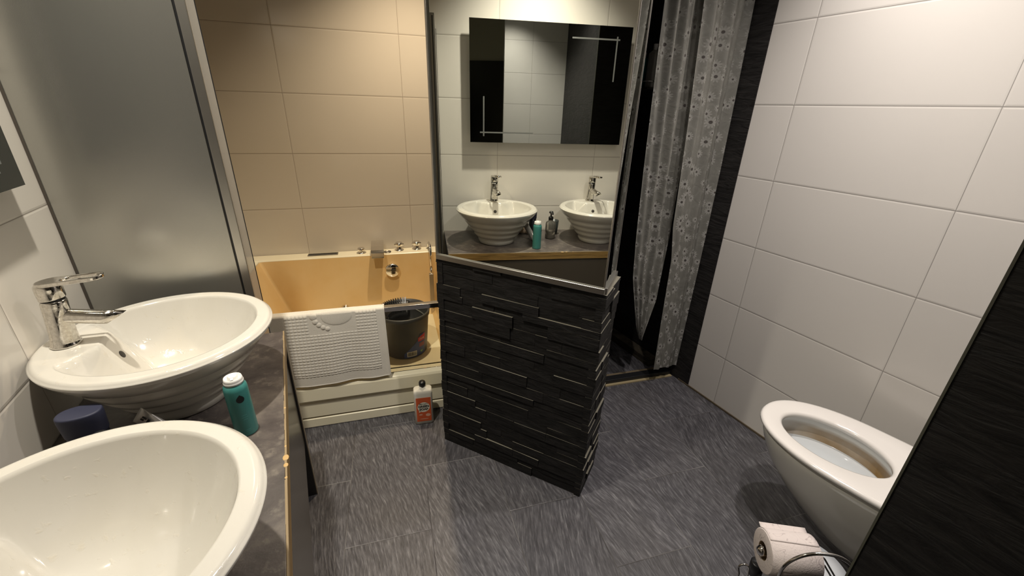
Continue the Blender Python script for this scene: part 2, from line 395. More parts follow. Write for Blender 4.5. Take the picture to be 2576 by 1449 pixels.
# ------------------------------------------------------------------ room shell
LX = -0.5885; RX = 1.92
BV = 2.68                       # bath wall, distance along VD
struct('floor', MB().box(-0.8, -1.15, -0.06, 2.15, 3.1, 0.0), M_FLOOR, 'dark grey streaked slate tile floor')
struct('ceiling', MB().box(-0.8, -1.15, CEIL, 2.15, 3.1, CEIL + 0.08), M_CEIL, 'plain white ceiling with recessed lights')
struct('wall_left', MB().box(LX - 0.1, -1.05, 0, LX, 2.95, CEIL), M_TILE_L, 'white glossy tiled wall behind the basins')
struct('wall_right', MB().box(RX, 0.165, 0, RX + 0.1, 1.344, CEIL), M_TILE_R, 'white tiled wall beside the toilet')
struct('wall_shower', MB().box(RX - 0.004, 1.344, 0, RX + 0.1, 2.6, CEIL), M_SLATE, 'black slate wall inside the shower')
w = MB(); p0 = uv2(-1.25, BV); 
w.obox((*uv2(-1.2, BV), 0), UD * 1.52, VD * 0.1, ZU * CEIL)
struct('wall_back', MB().obox((*uv2(-1.2, BV), 0), UD * 1.50, VD * 0.1, ZU * CEIL), M_TILE_B, 'white tiled wall behind the bathtub')
struct('wall_shower_back', MB().obox((*uv2(0.301, BV), 0), UD * 1.35, VD * 0.1, ZU * CEIL), M_SLATE, 'black slate wall at the far end of the shower')
struct('wall_niche', MB().box(0.86, -1.05, 0, RX + 0.1, 0.165, CEIL), M_SLATE, 'near black slate wall with the toilet on its far side')
struct('wall_near', MB().box(LX, -1.15, 0, 0.86, -1.05, CEIL), simple('cream wall paint', (0.55, 0.52, 0.45), 0.6), 'wall behind the viewer')
tr = MB().box(0.8570, 0.1632, 0, 0.8597, 0.1668, CEIL).box(0.8597, 0.1653, 0, 0.8640, 0.1672, CEIL)
struct('trim_1', tr, simple('greenish grey trim', (0.10, 0.10, 0.075), 0.45), 'thin metal corner trim on the near black wall')

dd_ = struct('door_1', MB().box(-0.35, -1.049, 0, 0.55, -1.01, 2.06), simple('black door paint', (0.012, 0.011, 0.010), 0.3), 'dark door behind the viewer, seen only in the mirrors')
hd1 = MB().tube([(0.46, -1.01, 1.03), (0.46, -0.965, 1.03), (0.36, -0.960, 1.03)], 0.009).build('door_handle', M_CHROME, dd_)

# stone clad partition in the middle of the room
TH = R(144.4); DD = Vector((math.sin(TH), math.cos(TH), 0)); NN = Vector((-DD.y, DD.x, 0)); AA = NN * 1.2725   # NN points away from the viewer
def on_plane(sx, off=0.0, z=0.0): return AA + NN * off + DD * sx + ZU * z
def s_of(x, y): return (Vector((x, y, 0)) - AA).dot(DD)
S0, S1 = s_of(0.461, 1.541), s_of(0.866, 0.977) - 0.006
TK = 0.20
wp = MB().obox(on_plane(S0 + 0.003, 0.012), DD * (S1 - S0 - 0.030), NN * (TK - 0.016), ZU * CEIL)
wallp = struct('wall_partition', wp, M_SLATE, 'free-standing black wall with mirrors above and split stone below')
def cladding():
    mb = MB(); z = 0.0; H = 0.936; rnd = random.Random(11)
    L = S1 - S0
    while z < H - 0.005:
        h = rnd.choice((0.028, 0.034, 0.038, 0.043, 0.05))
        if z + h > H - 0.012: h = H - z
        x = -0.004 + rnd.uniform(-0.006, 0.004)
        while x < L - 0.002:
            w_ = rnd.uniform(0.10, 0.30)
            if x + w_ > L - 0.06: w_ = L - x + rnd.uniform(0, 0.004)
            t = rnd.choice((0.002, 0.003, 0.004, 0.006, 0.007, 0.010))
            o = on_plane(S0 + x + 0.0005, 0.013, z + 0.0006)
            # split face: front is slightly uneven
            tt = [t + rnd.uniform(-0.0015, 0.0015) for _ in range(4)]; tt[2] -= 0.001; tt[3] -= 0.001
            a, b_, c = DD * (w_ - 0.001), -NN, ZU * (h - 0.0012)
            v = [o, o + a, o + a + b_ * tt[0], o + b_ * tt[1], o + c, o + a + c, o + a + c + b_ * tt[2], o + c + b_ * tt[3]]
            mb.add(v, [(3, 2, 1, 0), (4, 5, 6, 7), (0, 1, 5, 4), (1, 2, 6, 5), (2, 3, 7, 6), (3, 0, 4, 7)])
            x += w_
        # right end face and left end face of the partition
        for (base, sgn) in ((S1, 1), (S0, -1)):
            y = 0.0
            while y < TK - 0.001:
                w_ = rnd.uniform(0.05, 0.13)
                if y + w_ > TK - 0.03: w_ = TK - y
                t = rnd.choice((0.002, 0.004, 0.006, 0.009)) if sgn > 0 else rnd.choice((0.001, 0.003, 0.006))
                o = on_plane(base - sgn * 0.024, 0.006 + y, z + 0.0006)
                mb.obox(o, DD * sgn * (t + 0.024), NN * (w_ - 0.001), ZU * (h - 0.0012))
                y += w_
        z += h
    return mb
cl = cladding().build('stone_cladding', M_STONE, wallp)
cl['label'] = 'black split-face stone strips on the lower partition'

# tall mirrors above the stone
ZB = 0.938; ZT = CEIL - 0.005
def big_mirror(name, label, o, du, length, dn, left=True):
    """o: lower left corner, du direction along, dn toward the viewer"""
    t = thing(name, label, 'mirror', o)
    loc = lambda a, b_, c: du * a + dn * b_ + ZU * c
    g = MB().obox(loc(0.004, 0, 0.012), du * (length - 0.008), dn * 0.004, ZU * (ZT - ZB - 0.024)).build('mirror_glass', M_MIRROR, t)
    f = MB(); fw = 0.021
    f.obox(loc(0, 0.0005, 0), du * length, dn * 0.012, ZU * fw)
    if left: f.obox(loc(0, 0.0005, fw), du * 0.008, dn * 0.012, ZU * (ZT - ZB - fw))
    f.obox(loc(length - 0.006, 0.0005, fw), du * 0.006, dn * 0.0055, ZU * (ZT - ZB - fw))
    fr = f.build('mirror_frame', M_ALU, t, bevel=0.0015); fr['label'] = 'slim aluminium edge frame'
    return t
big_mirror('tall_mirror', 'tall frameless-looking mirror above the stone wall reflecting the two basins', on_plane(S0, 0.010, ZB), DD, S1 - S0, -NN)
SN = Vector((math.sin(R(50.6)), math.cos(R(50.6)), 0)); SD_ = Vector((SN.y, -SN.x, 0))
big_mirror('side_mirror', 'narrow mirror on the end of the partition beside the shower curtain', on_plane(S1 - 0.006, 0.0115, ZB), SN, TK - 0.0135, SD_, False)
# dark shadow gap strip on the left of the tall mirror
# divider between bath and shower
a0 = on_plane(S0 + 0.03, TK - 0.004); b0 = Vector((*uv2(0.335, BV), 0))
dv = (b0 - a0); nv = Vector((dv.y, -dv.x, 0)).normalized()
struct('wall_divider', MB().obox(a0, dv, nv * 0.05, ZU * CEIL), M_SLATE, 'wall between the bathtub and the shower')

# shower threshold, curb
th_ = MB()
q0 = Vector((*uv2(0.60, 1.800), 0)); 
th = thing('shower_threshold', 'low black and cream threshold bar at the shower entrance', 'threshold', q0, math.atan2(UD.y, UD.x))
MB().box(0, 0.018, 0, 0.985, 0.062, 0.030).build('bar', M_BLACK, th, bevel=0.003)
MB().box(0, 0.0, 0, 0.985, 0.0175, 0.006).build('grout_line', simple('yellowed grout', (0.30, 0.24, 0.13), 0.7), th)
MB().box(0, 0.0625, 0, 0.985, 0.085, 0.024).build('inner_edge', simple('dirty brown edge', (0.13, 0.10, 0.06), 0.6), th, bevel=0.002)
struct('baseboard_shower', MB().box(1.845, 1.60, 0, RX - 0.005, 2.33, 0.05), slate_mat('dirty slate curb', True, (0.03, 0.026, 0.02), (0.09, 0.075, 0.05)), 'raised curb along the shower wall')
struct('baseboard_right', MB().box(RX - 0.006, 0.166, 0.0005, RX - 0.0005, 1.42, 0.010), simple('dirty brown joint', (0.10, 0.075, 0.045), 0.8), 'grimy joint at the foot of the right wall')

# ceiling lamps
for i, ((x, y, w_, col), bm_) in enumerate(zip(LAMPS, BEAMS)):
    lab = ['round recessed ceiling light above the basins', 'round recessed ceiling light above the toilet', 'round recessed ceiling light above the bathtub', 'added round ceiling light in the middle of the floor area, evening out the right wall'][i]
    t = thing('ceiling_light', lab, 'ceiling light', (x, y, CEIL), 0, 'recessed ceiling lights')
    MB().lathe([(0.027, -0.001), (0.029, -0.006), (0.036, -0.007), (0.042, -0.004), (0.043, 0.0)], 32).build('trim_ring', M_ALU, t)
    em, nt, b = newmat('lamp glow'); b.inputs['Emission Color'].default_value = (*col, 1); b.inputs['Emission Strength'].default_value = 40
    MB().lathe([(0, -0.002), (0.027, -0.002)], 32).build('bulb', em, t)
    bm_.parent = t; bm_.location = (0, 0, -0.03)

# ------------------------------------------------------------------ frosted partition panel at the end of the counter
PY = 1.537                       # y where it meets the left wall
def pp(s, off=0.0, z=0.0):       # s along the panel from the wall, off away from the viewer
    return Vector((LX, PY, 0)) + UD * s + VD * off + ZU * z
sx_ = lambda x: (x - LX) / UX
PT = 1.86                        # top height
fp = thing('shower_screen', 'frosted silver panel with aluminium edge at the end of the counter', 'screen', (LX + 0.006, 1.535, 0))
PT = 1.885
g = LX + 0.006
L1, L2, L3, L4 = -0.2070 - g, -0.2005 - g, -0.1775 - g, -0.1585 - g
MB().box(0.0, 0.0, 0.0, L1, 0.008, PT).build('frosted_panel', M_FROST, fp)
MB().box(L1 + 0.0004, 0.005, 0.0, L2, 0.012, PT).build('black_gasket', M_BLACK, fp)
MB().box(L2 + 0.0004, -0.004, 0.0, L3, 0.022, PT + 0.004).build('edge_profile', M_ALU, fp, bevel=0.001)
MB().box(L3 + 0.0004, 0.004, 0.0, L4, 0.007, PT - 0.01).build('clear_seal', M_SEAL, fp)
MB().box(L4 + 0.0002, 0.003, 0.0, L4 + 0.0022, 0.008, PT - 0.01).build('seal_lip', M_BLACK, fp)
MB().box(-0.0055, -0.0025, 0.761, 0.0, 0.0, PT).build('wall_seal', simple('dark silicone joint', (0.06, 0.05, 0.04), 0.6), fp)

# ------------------------------------------------------------------ counter
HC = 0.759; CFX = -0.112; TKC = 0.040
yf = lambda x: PY - 0.004 - (x - LX) * (-UY / UX)       # far edge follows the panel
ct = thing('vanity_counter', 'dark slate-look counter with brown wooden edge carrying two basins', 'counter', (LX, 0.0, HC - TKC))
poly = [(0.001, -0.10), (CFX - LX - 0.003, -0.10), (CFX - LX - 0.003, 1.503), (0.001, 1.529)]
MB().prism(poly, 0, TKC).build('worktop', M_COUNTER, ct, bevel=0.0015)
eb = MB().box(CFX - LX - 0.0028, -0.10, 0, CFX - LX + 0.001, 1.503, TKC - 0.002).build('front_edge', M_WOOD, ct); eb['label'] = 'brown wood-grain front edge'
lip = MB(); rnd = random.Random(3); y = -0.10
while y < 1.50:
    l = rnd.uniform(0.01, 0.05); wd = rnd.uniform(0.0002, 0.0016); y2 = min(y + l, 1.502)
    lip.box(CFX - LX - 0.002 - wd, y, TKC - 0.0018, CFX - LX + 0.0013, y2, TKC + 0.0005); y = y2
lip.build('worn_lip', M_CHIP2, ct)
for (cy, l, wd) in ((0.862, 0.016, 0.0065), (0.838, 0.011, 0.005), (0.80, 0.006, 0.003), (1.05, 0.006, 0.003), (0.90, 0.006, 0.0025)):
    MB().lathe([(0, 0.0009), (0.8, 0.0007), (1, 0)], 10, Matrix.Translation((CFX - LX - 0.001, cy, TKC)) @ Matrix.Diagonal((wd, l / 1.6, 1, 1)), smooth=False).build('chipped_spot', M_CHIP, ct)
vb = thing('vanity_cabinet', 'dark open cabinet with fascia and end panel under the counter', 'cabinet', (LX, 0, 0))
MB().box(CFX - LX - 0.024, -0.10, 0.285, CFX - LX - 0.008, 1.478, HC - TKC).build('fascia_board', M_FASCIA, vb, bevel=0.001)
ep = MB(); 
e0 = Vector((0.001, 1.515, 0)); e1 = Vector((CFX - LX - 0.002, 1.485, 0))
dirp = (e1 - e0).normalized(); npn = Vector((dirp.y, -dirp.x, 0))
MB().obox(e0, e1 - e0, npn * 0.014, ZU * (HC - TKC)).build('end_panel', simple('black end panel', (0.02, 0.018, 0.016), 0.35), vb)
MB().obox(e1 + dirp * 0.0002, dirp * 0.003, npn * 0.014, ZU * (HC - TKC)).build('panel_edge_trim', simple('brown edge trim', (0.28, 0.23, 0.16), 0.4), vb)

# ------------------------------------------------------------------ basins
def interp(tab, x):
    for (a, fa), (b_, fb) in zip(tab, tab[1:]):
        if x <= b_:
            t = (x - a) / (b_ - a); t = max(0, min(1, t)); return fa + (fb - fa) * t
    return tab[-1][1]
RB = 0.2385; HB = 0.208
def smoothmax(a, b_, k=0.010):
    h = max(k - abs(a - b_), 0) / k; return max(a, b_) + h * h * k * 0.25
def basin_top(x, y):
    r = math.hypot(x, y)
    t = min(r / 0.203, 1.0)
    bowl = 0.048 + (HB - 0.048) * (t ** 3.4)
    if r > 0.203: bowl = HB
    deck = HB - 0.001 - 2.3 * max(0, x + 0.116) - 1.1 * max(0, abs(y) - max(0.040, 0.040 + 1.35 * (-0.116 - x)))
    z = smoothmax(bowl, min(deck, HB - 0.0005), 0.010)
    z = min(z, HB)
    if r > 0.226: z = HB - 0.012 * ((r - 0.226) / (RB - 0.226)) ** 2
    return z
def basin_mb():
    mb = MB(); seg = 128
    outer = [(0.0, 0.0), (0.100, 0.0), (0.1055, 0.004), (0.111, 0.022), (0.113, 0.036), (0.1165, 0.0395), (0.127, 0.044), (0.138, 0.060), (0.1405, 0.072), (0.144, 0.0755), (0.153, 0.080), (0.164, 0.096), (0.1665, 0.107), (0.170, 0.1105), (0.179, 0.115), (0.191, 0.133), (0.194, 0.144), (0.198, 0.148), (0.209, 0.155), (0.2245, 0.174), (0.233, 0.186), (0.2375, 0.193), (RB, 0.197)]
    rs = [RB, 0.2365, 0.234, 0.230, 0.226, 0.221, 0.215, 0.210, 0.206, 0.203, 0.200, 0.197, 0.193, 0.188] + [0.184 - 0.0052 * i for i in range(35)] + [0.0015]
    prof = []
    vs = []; fs = []; n = len(outer) + len(rs)
    for i in range(seg):
        a = 2 * PI * i / seg; ca, sa = math.cos(a), math.sin(a)
        for r, z in outer: vs.append((max(r, .001) * ca, max(r, .001) * sa, z))
        for k, r in enumerate(rs):
            z = basin_top(r * ca, r * sa)
            if k == 0: z = HB - 0.0095
            vs.append((r * ca, r * sa, z))
    for i in range(seg):
        j = (i + 1) % seg
        for k in range(n - 1): fs.append((i * n + k, j * n + k, j * n + k + 1, i * n + k + 1))
    fs.append(tuple(i * n + n - 1 for i in range(seg)))
    mb.add(vs, fs, True); return mb
def make_basin(label, loc):
    t = thing('vessel_basin', label, 'basin', loc, 0, 'ribbed white vessel basins')
    MB_ = basin_mb().build('bowl', M_BASIN, t)
    hx = -0.094; hz = basin_top(hx, 0)
    rot = Matrix.Translation((hx, 0, hz + 0.0012)) @ Matrix.Rotation(R(66), 4, 'Y')
    MB().lathe([(0, 0.0005), (0.0085, 0.0005), (0.0095, 0.0), (0.0105, -0.002)], 24, rot).build('overflow_hole', M_DARKHOLE, t)
    MB().lathe([(0, 0.053), (0.018, 0.0525), (0.022, 0.050), (0.0225, 0.046)], 32).build('drain_plug', M_TAP, t)
    return t
basin1 = make_basin('ribbed white round vessel basin beside the frosted panel', (-0.3475, 1.213, HC))
def copy_tree(o, parent=None):
    c = o.copy(); C.objects.link(c); c.parent = parent
    for ch in list(o.children): copy_tree(ch, c)
    return c
basin2 = copy_tree(basin1); basin2.location = (-0.3475, 0.590, HC); basin2['label'] = 'ribbed white round vessel basin nearest the viewer, cut by the lower left frame edge'

# mixer tap
def make_tap(label, loc):
    t = thing('basin_tap', label, 'tap', loc, 0, 'chrome basin taps')
    mb = MB()
    lean = Matrix.Shear('XY', 4, (0.0, 0.0))
    mb.lathe([(0, 0), (0.0275, 0), (0.0285, 0.003), (0.0265, 0.006), (0.0250, 0.012), (0.0235, 0.030), (0.0228, 0.07), (0.0225, 0.108), (0.0215, 0.112), (0, 0.112)], 40)
    b_ = mb.build('body', M_TAP, t)
    MB().lathe([(0, 0.1121), (0.0205, 0.1121), (0.0205, 0.1160), (0, 0.1160)], 32).build('seam_ring', M_BLACK, t)
    hd = MB().lathe([(0, 0.1161), (0.0222, 0.1161), (0.0228, 0.118), (0.0232, 0.140), (0.0225, 0.150), (0.019, 0.1535), (0, 0.154)], 40, Matrix.Translation((0, 0, 0.1161)) @ Matrix.Rotation(R(-6), 4, 'Y') @ Matrix.Translation((0, 0, -0.1161)))
    hd.build('cartridge_cap', M_TAP, t)
    # spout, cut obliquely at the end
    sp = MB(); x0, z0 = 0.014, 0.071; L = 0.092; seg = 24; r = 0.0165; rings = []
    dx, dz = math.cos(R(9)), -math.sin(R(9))
    def ring(cut0, sl, rad):
        out = []
        for k in range(seg):
            a = 2 * PI * k / seg; yy = rad * math.cos(a); hh = rad * math.sin(a)
            s_ = cut0 + sl * hh
            out.append((x0 + s_ * dx - hh * dz, yy, z0 + s_ * dz + hh * dx))
        return out
    rr = [ring(0, 0, r), ring(0.03, 0, r), ring(0.07, 0, r), ring(L, 1.1, r), ring(L, 1.1, r * 0.82), ring(L - 0.02, 1.1, r * 0.8)]
    vs = [v for q in rr for v in q]; fs = [(i * seg + k, i * seg + (k + 1) % seg, (i + 1) * seg + (k + 1) % seg, (i + 1) * seg + k) for i in range(len(rr) - 1) for k in range(seg)]
    fs.append(tuple((len(rr) - 1) * seg + k for k in range(seg))); sp.add(vs, fs, True)
    sp.build('spout', M_TAP, t)
    # lever: flat loop with an open slot
    lv = MB(); zl = 0.149
    def outline(hw, xa, xb, n=14):
        pts = [(xa + 0.0, -hw)]; 
        pts = []
        for i in range(n + 1):
            a = PI / 2 - PI * i / n; pts.append((xb + hw * math.cos(a) * 0.9, hw * math.sin(a)))
        for i in range(n + 1):
            a = -PI / 2 - PI * i / n; pts.append((xa + hw * math.cos(a), hw * math.sin(a)))
        return pts
    A_ = outline(0.0225, 0.0, 0.080); B_ = outline(0.0150, 0.038, 0.078)
    n = len(A_)
    def zz(x): return zl + 0.08 * x + (0.0 if x > 0 else 0)
    vs = [(x, y * (1 if x < .02 else 1 - .12 * (x - .02) / .08), zz(x) + 0.009) for x, y in A_] + [(x, y, zz(x) + 0.0085) for x, y in B_] + [(x, y * (1 if x < .02 else 1 - .12 * (x - .02) / .08), zz(x)) for x, y in A_] + [(x, y, zz(x) + 0.001) for x, y in B_]
    fs = []
    for i in range(n):
        j = (i + 1) % n
        fs += [(i, j, n + j, n + i), (2 * n + j, 2 * n + i, 3 * n + i, 3 * n + j), (j, i, 2 * n + i, 2 * n + j), (n + i, n + j, 3 * n + j, 3 * n + i)]
    lv.add(vs, fs, False)
    lv.build('lever', M_TAP, t, bevel=0.002)
    MB().lathe([(0, -0.0045), (0.0035, -0.0045), (0.0035, 0.0), (0, 0)], 12, Matrix.Translation((-0.0225, 0, 0.136)) @ Matrix.Rotation(R(90), 4, 'Y')).build('grub_screw', M_BLACK, t)
    return t
def lean_children(t, k):
    for ch in t.children:
        for v in ch.data.vertices: v.co.x += k * max(0.0, v.co.z - 0.006)
tap1 = make_tap('chrome lever tap on the far basin by the frosted panel', (-0.529, 1.213, HC + HB - 0.0005))
lean_children(tap1, 0.10)
tap1.rotation_euler.z = R(-9)
tap2 = copy_tree(tap1); tap2.location = (-0.529, 0.590, HC + HB - 0.0005); tap2['label'] = 'chrome lever tap on the near basin, seen only in the tall mirror'

# ------------------------------------------------------------------ tinted wall mirror over the counter
wm = thing('etched_mirror', 'rectangular grey mirror with etched bars standing off the tiled wall above the basins', 'mirror', (LX + 0.0005, 0, 0))
MB().box(0.040, 0.43, 1.31, 0.046, 1.355, 1.940).build('mirror_glass', M_MIRROR_T, wm)
MB().box(0.0, 0.52, 1.36, 0.0395, 1.27, 1.90).build('backing_frame', simple('pale backing board', (0.45, 0.42, 0.36), 0.6), wm)
X_ = 0.0465
for q in ((0.98, 1.362, 1.298, 1.370), (1.272, 1.345, 1.280, 1.56), (0.50, 1.870, 0.78, 1.878), (0.512, 1.66, 0.520, 1.89)):
    MB().box(0.0462, q[0], q[1], X_ + 0.0002 * (q[2] - q[0] < 0.02), q[2], q[3]).build('etched_bar', M_ETCH, wm)

# ------------------------------------------------------------------ things on the counter
# teal spray can
can = thing('spray_can', 'teal aerosol can with white collar and black droplet mark on the counter edge', 'spray can', (-0.195, 0.996, HC))
M_TEAL = simple('teal lacquer', (0.055, 0.245, 0.225), 0.36)
MB().lathe([(0, 0.0005), (0.0235, 0.0005), (0.0245, 0.003), (0.0245, 0.126), (0.0235, 0.134), (0.0195, 0.141), (0.0185, 0.142), (0, 0.142)], 48).build('can_body', M_TEAL, can)
MB().lathe([(0.0175, 0.1421), (0.0205, 0.1425), (0.0205, 0.147), (0.019, 0.1485), (0.0195, 0.151), (0.018, 0.157), (0.0172, 0.157), (0.0165, 0.152), (0, 0.151)], 40).build('collar', M_WHITEP, can)
nz = MB().lathe([(0, 0.1512), (0.011, 0.1512), (0.0105, 0.158), (0.0085, 0.1605), (0, 0.161)], 24); nz.box(-0.003, -0.0175, 0.1513, 0.003, -0.009, 0.159)
nz.build('spray_button', M_WHITEP, can, bevel=0.0005)
def wrap(vs, Rr, a0, z0, rot=0.0):
    out = []
    for (x, y, _) in vs:
        x2 = x * math.cos(rot) - y * math.sin(rot); y2 = x * math.sin(rot) + y * math.cos(rot)
        a = a0 + x2 / Rr; out.append((Rr * math.cos(a), Rr * math.sin(a), z0 + y2))
    return out
def disc2(cx_, cy_, rx, ry, n=24): return [(cx_ + rx * math.cos(2 * PI * k / n), cy_ + ry * math.sin(2 * PI * k / n), 0) for k in range(n)]
AC = math.atan2(-0.996, 0.195) + 0.12      # side of the can that faces the viewer
lg = MB()
drop = []
for k in range(24):
    a = 2 * PI * k / 24; rr_ = 0.0065 * (1 + (0.55 if abs(a - PI / 2) < 0.01 else 0.28 * max(0, math.cos(a - PI / 2)) ** 6)); drop.append((rr_ * math.cos(a), rr_ * math.sin(a), 0))
dv_ = []; df_ = []; NR_ = 6
for q_ in range(NR_ + 1):
    dv_ += [(x * 1.3 * max(q_, 0.02) / NR_, y * 1.3 * max(q_, 0.02) / NR_, 0) for x, y, _ in drop]
for q_ in range(NR_):
    for k in range(24): df_.append((q_ * 24 + k, q_ * 24 + (k + 1) % 24, (q_ + 1) * 24 + (k + 1) % 24, (q_ + 1) * 24 + k))
lg.add(wrap(dv_, 0.0248, AC, 0.106), df_)
lg.build('droplet_mark', simple('black print', (0.01, 0.015, 0.016), 0.4), can)
lines = MB()
for k, (w_, z_) in enumerate(((0.011, 0.062), (0.013, 0.056), (0.009, 0.050), (0.012, 0.020), (0.010, 0.016))):
    q = [(-w_ / 2 + w_ * i / 6, -0.0007, 0) for i in range(7)] + [(-w_ / 2 + w_ * i / 6, 0.0007, 0) for i in range(7)]
    lines.add(wrap(q, 0.0248, AC, z_), [(i, i + 1, i + 8, i + 7) for i in range(6)])
lines.build('fine_print', simple('pale teal print', (0.10, 0.36, 0.34), 0.5), can)

nb = thing('deodorant_bottle', 'dark navy blue capped bottle under the far basin rim', 'bottle', (-0.452, 0.975, HC))
M_NAVY = simple('navy plastic', (0.020, 0.023, 0.050), 0.6)
def oval(rx, ry, n=40, p=2.3):
    o = []
    for k in range(n):
        a = 2 * PI * k / n; c, s_ = math.cos(a), math.sin(a)
        o.append((rx * abs(c) ** (2 / p) * (1 if c > 0 else -1), ry * abs(s_) ** (2 / p) * (1 if s_ > 0 else -1)))
    return o
def loft(mb, secs, cap=True, smooth=True):
    n = len(secs[0][0]); vs = []; fs = []
    for poly_, z in secs: vs += [(x, y, z) for x, y in poly_]
    for i in range(len(secs) - 1):
        for k in range(n): fs.append((i * n + k, i * n + (k + 1) % n, (i + 1) * n + (k + 1) % n, (i + 1) * n + k))
    if cap: fs.append(tuple(range(n - 1, -1, -1))); fs.append(tuple((len(secs) - 1) * n + k for k in range(n)))
    return mb.add(vs, fs, smooth)
loft(MB(), [(oval(0.030, 0.020), 0.0005), (oval(0.033, 0.022), 0.006), (oval(0.034, 0.023), 0.06), (oval(0.033, 0.022), 0.105), (oval(0.030, 0.020), 0.112)]).build('bottle_body', simple('black navy plastic', (0.012, 0.013, 0.02), 0.3), nb)
loft(MB(), [(oval(0.033, 0.0225), 0.1125), (oval(0.034, 0.0235), 0.115), (oval(0.036, 0.025), 0.150), (oval(0.0358, 0.0248), 0.1595), (oval(0.0354, 0.0245), 0.1615), (oval(0.0340, 0.0232), 0.1628), (oval(0.030, 0.020), 0.1630)]).build('cap', M_NAVY, nb)

pb = thing('pump_bottle', 'clear soap bottle with black pump standing between the basins', 'soap dispenser', (-0.391, 0.872, HC))
M_CLEARP = thin_glass('clear plastic', (0.80, 0.80, 0.78), 0.12)
MB().lathe([(0, 0.001), (0.028, 0.001), (0.031, 0.004), (0.031, 0.090), (0.028, 0.103), (0.014, 0.112), (0.0125, 0.118)], 40).build('bottle_body', M_CLEARP, pb)
MB().lathe([(0, 0.004), (0.0285, 0.004), (0.0285, 0.048), (0, 0.048)], 32).build('liquid', simple('pale liquid soap', (0.42, 0.38, 0.32), 0.25), pb)
pm = MB().lathe([(0, 0.1181), (0.015, 0.1181), (0.015, 0.134), (0.012, 0.137), (0.005, 0.138), (0.0045, 0.158), (0, 0.158)], 24)
pm.lathe([(0, 0.158), (0.012, 0.158), (0.014, 0.161), (0.011, 0.169), (0, 0.171)], 24); pm.box(0.0, -0.006, 0.158, 0.040, 0.006, 0.165)
pm.build('pump', M_BLACK, pb)

cp = thing('toothbrush_cup', 'dark tapered plastic cup near the wall between the basins', 'cup', (-0.487, 0.830, HC))
MB().lathe([(0, 0.001), (0.026, 0.001), (0.027, 0.004), (0.034, 0.090), (0.032, 0.090), (0.0255, 0.006), (0, 0.006)], 40).build('cup_body', simple('dark grey green plastic', (0.03, 0.035, 0.036), 0.35), cp)

tb = thing('toothpaste_tube', 'silvery white toothpaste tube leaning beside the navy bottle between the basins', 'tube', (-0.302, 0.985, HC), R(-27.7))
def tube_sec(hw, hd): return [(hw * math.cos(2 * PI * k / 24), hd * math.sin(2 * PI * k / 24)) for k in range(24)]
lm = Matrix.Rotation(R(-52), 3, 'Y'); lo_ = Vector((0, 0, 0.0125))
tm = MB(); loft(tm, [(tube_sec(0.014, 0.014), 0.020), (tube_sec(0.017, 0.016), 0.024), (tube_sec(0.020, 0.013), 0.06), (tube_sec(0.0235, 0.006), 0.100), (tube_sec(0.0255, 0.0012), 0.118), (tube_sec(0.0255, 0.0012), 0.128)])
tm.v = [tuple(lm @ Vector(v) + lo_) for v in tm.v]
tm.build('tube_body', simple('silvery tube foil', (0.55, 0.53, 0.50), 0.25, 0.3), tb)
tc_ = MB().lathe([(0, 0.001), (0.0115, 0.001), (0.0125, 0.019), (0, 0.0195)], 24); tc_.v = [tuple(lm @ Vector(v) + lo_) for v in tc_.v]; tc_.build('tube_cap', M_WHITEP, tb)
tl_ = MB()
for (xa, za, w_, h_) in ((-0.006, 0.097, 0.020, 0.005), (0.001, 0.108, 0.004, 0.007), (0.009, 0.104, 0.004, 0.010)):
    q = MB().box(xa, -0.0078, za, xa + w_, -0.0060 + 0.0, za + h_)
    tl_.add([tuple(lm @ Vector(v) + lo_) for v in q.v], q.f)
tl_.build('tube_print', simple('black tube print', (0.02, 0.02, 0.02), 0.4), tb)

bt = thing('paper_tube', 'small beige cardboard roll lying by the wall between the basins', 'tube', (-0.505, 1.02, HC), R(15))
MB().lathe([(0.016, 0), (0.019, 0), (0.019, 0.07), (0.016, 0.07), (0.016, 0)], 28, Matrix.Translation((0, -0.03, 0.0195)) @ Matrix.Rotation(R(-90), 4, 'X')).build('roll_tube', simple('beige cardboard', (0.48, 0.36, 0.25), 0.8), bt)

# ------------------------------------------------------------------ bathtub (local frame: x = along, y = depth, z = up)
TUBROT = math.atan2(UD.y, UD.x)
T_U0, T_U1, T_V0 = -0.86, 0.30, 1.857
tub = thing('bathtub', 'yellowed cream whirlpool bathtub with low glazed front behind the stone wall', 'bathtub', (*uv2(0, T_V0), 0), TUBROT)
DP = BV - T_V0 - 0.003; HR = 0.65
UI0, UI1 = -0.765, 0.250      # inside ends at the rim
body = MB()
Lw = -0.86 + 0.0
# base slab, back block, left block, right block
xl = -0.962
body.box(xl, 0.0, 0.0, T_U1, DP, 0.205)
body.add([(xl, 0.62, 0.2), (T_U1, 0.62, 0.2), (T_U1, DP, 0.2), (xl, DP, 0.2)], [(0, 1, 2, 3)])
def deckring():
    bw = 0.713                 # where the back deck starts at the rim
    mb = MB()
    mb.box(xl, bw, 0.205, T_U1, DP, HR); mb.box(xl, 0.0, 0.205, UI0, bw, HR); mb.box(UI1, 0.0, 0.205, T_U1, bw, HR)
    return mb
dk = deckring()
body.v_off = 0
for f_ in [0]:
    o_ = len(body.v); body.v += dk.v; body.f += [tuple(i + o_ for i in f) for f in dk.f]; body.sm += dk.sm
body.build('tub_shell', M_TUB, tub, bevel=0.008)
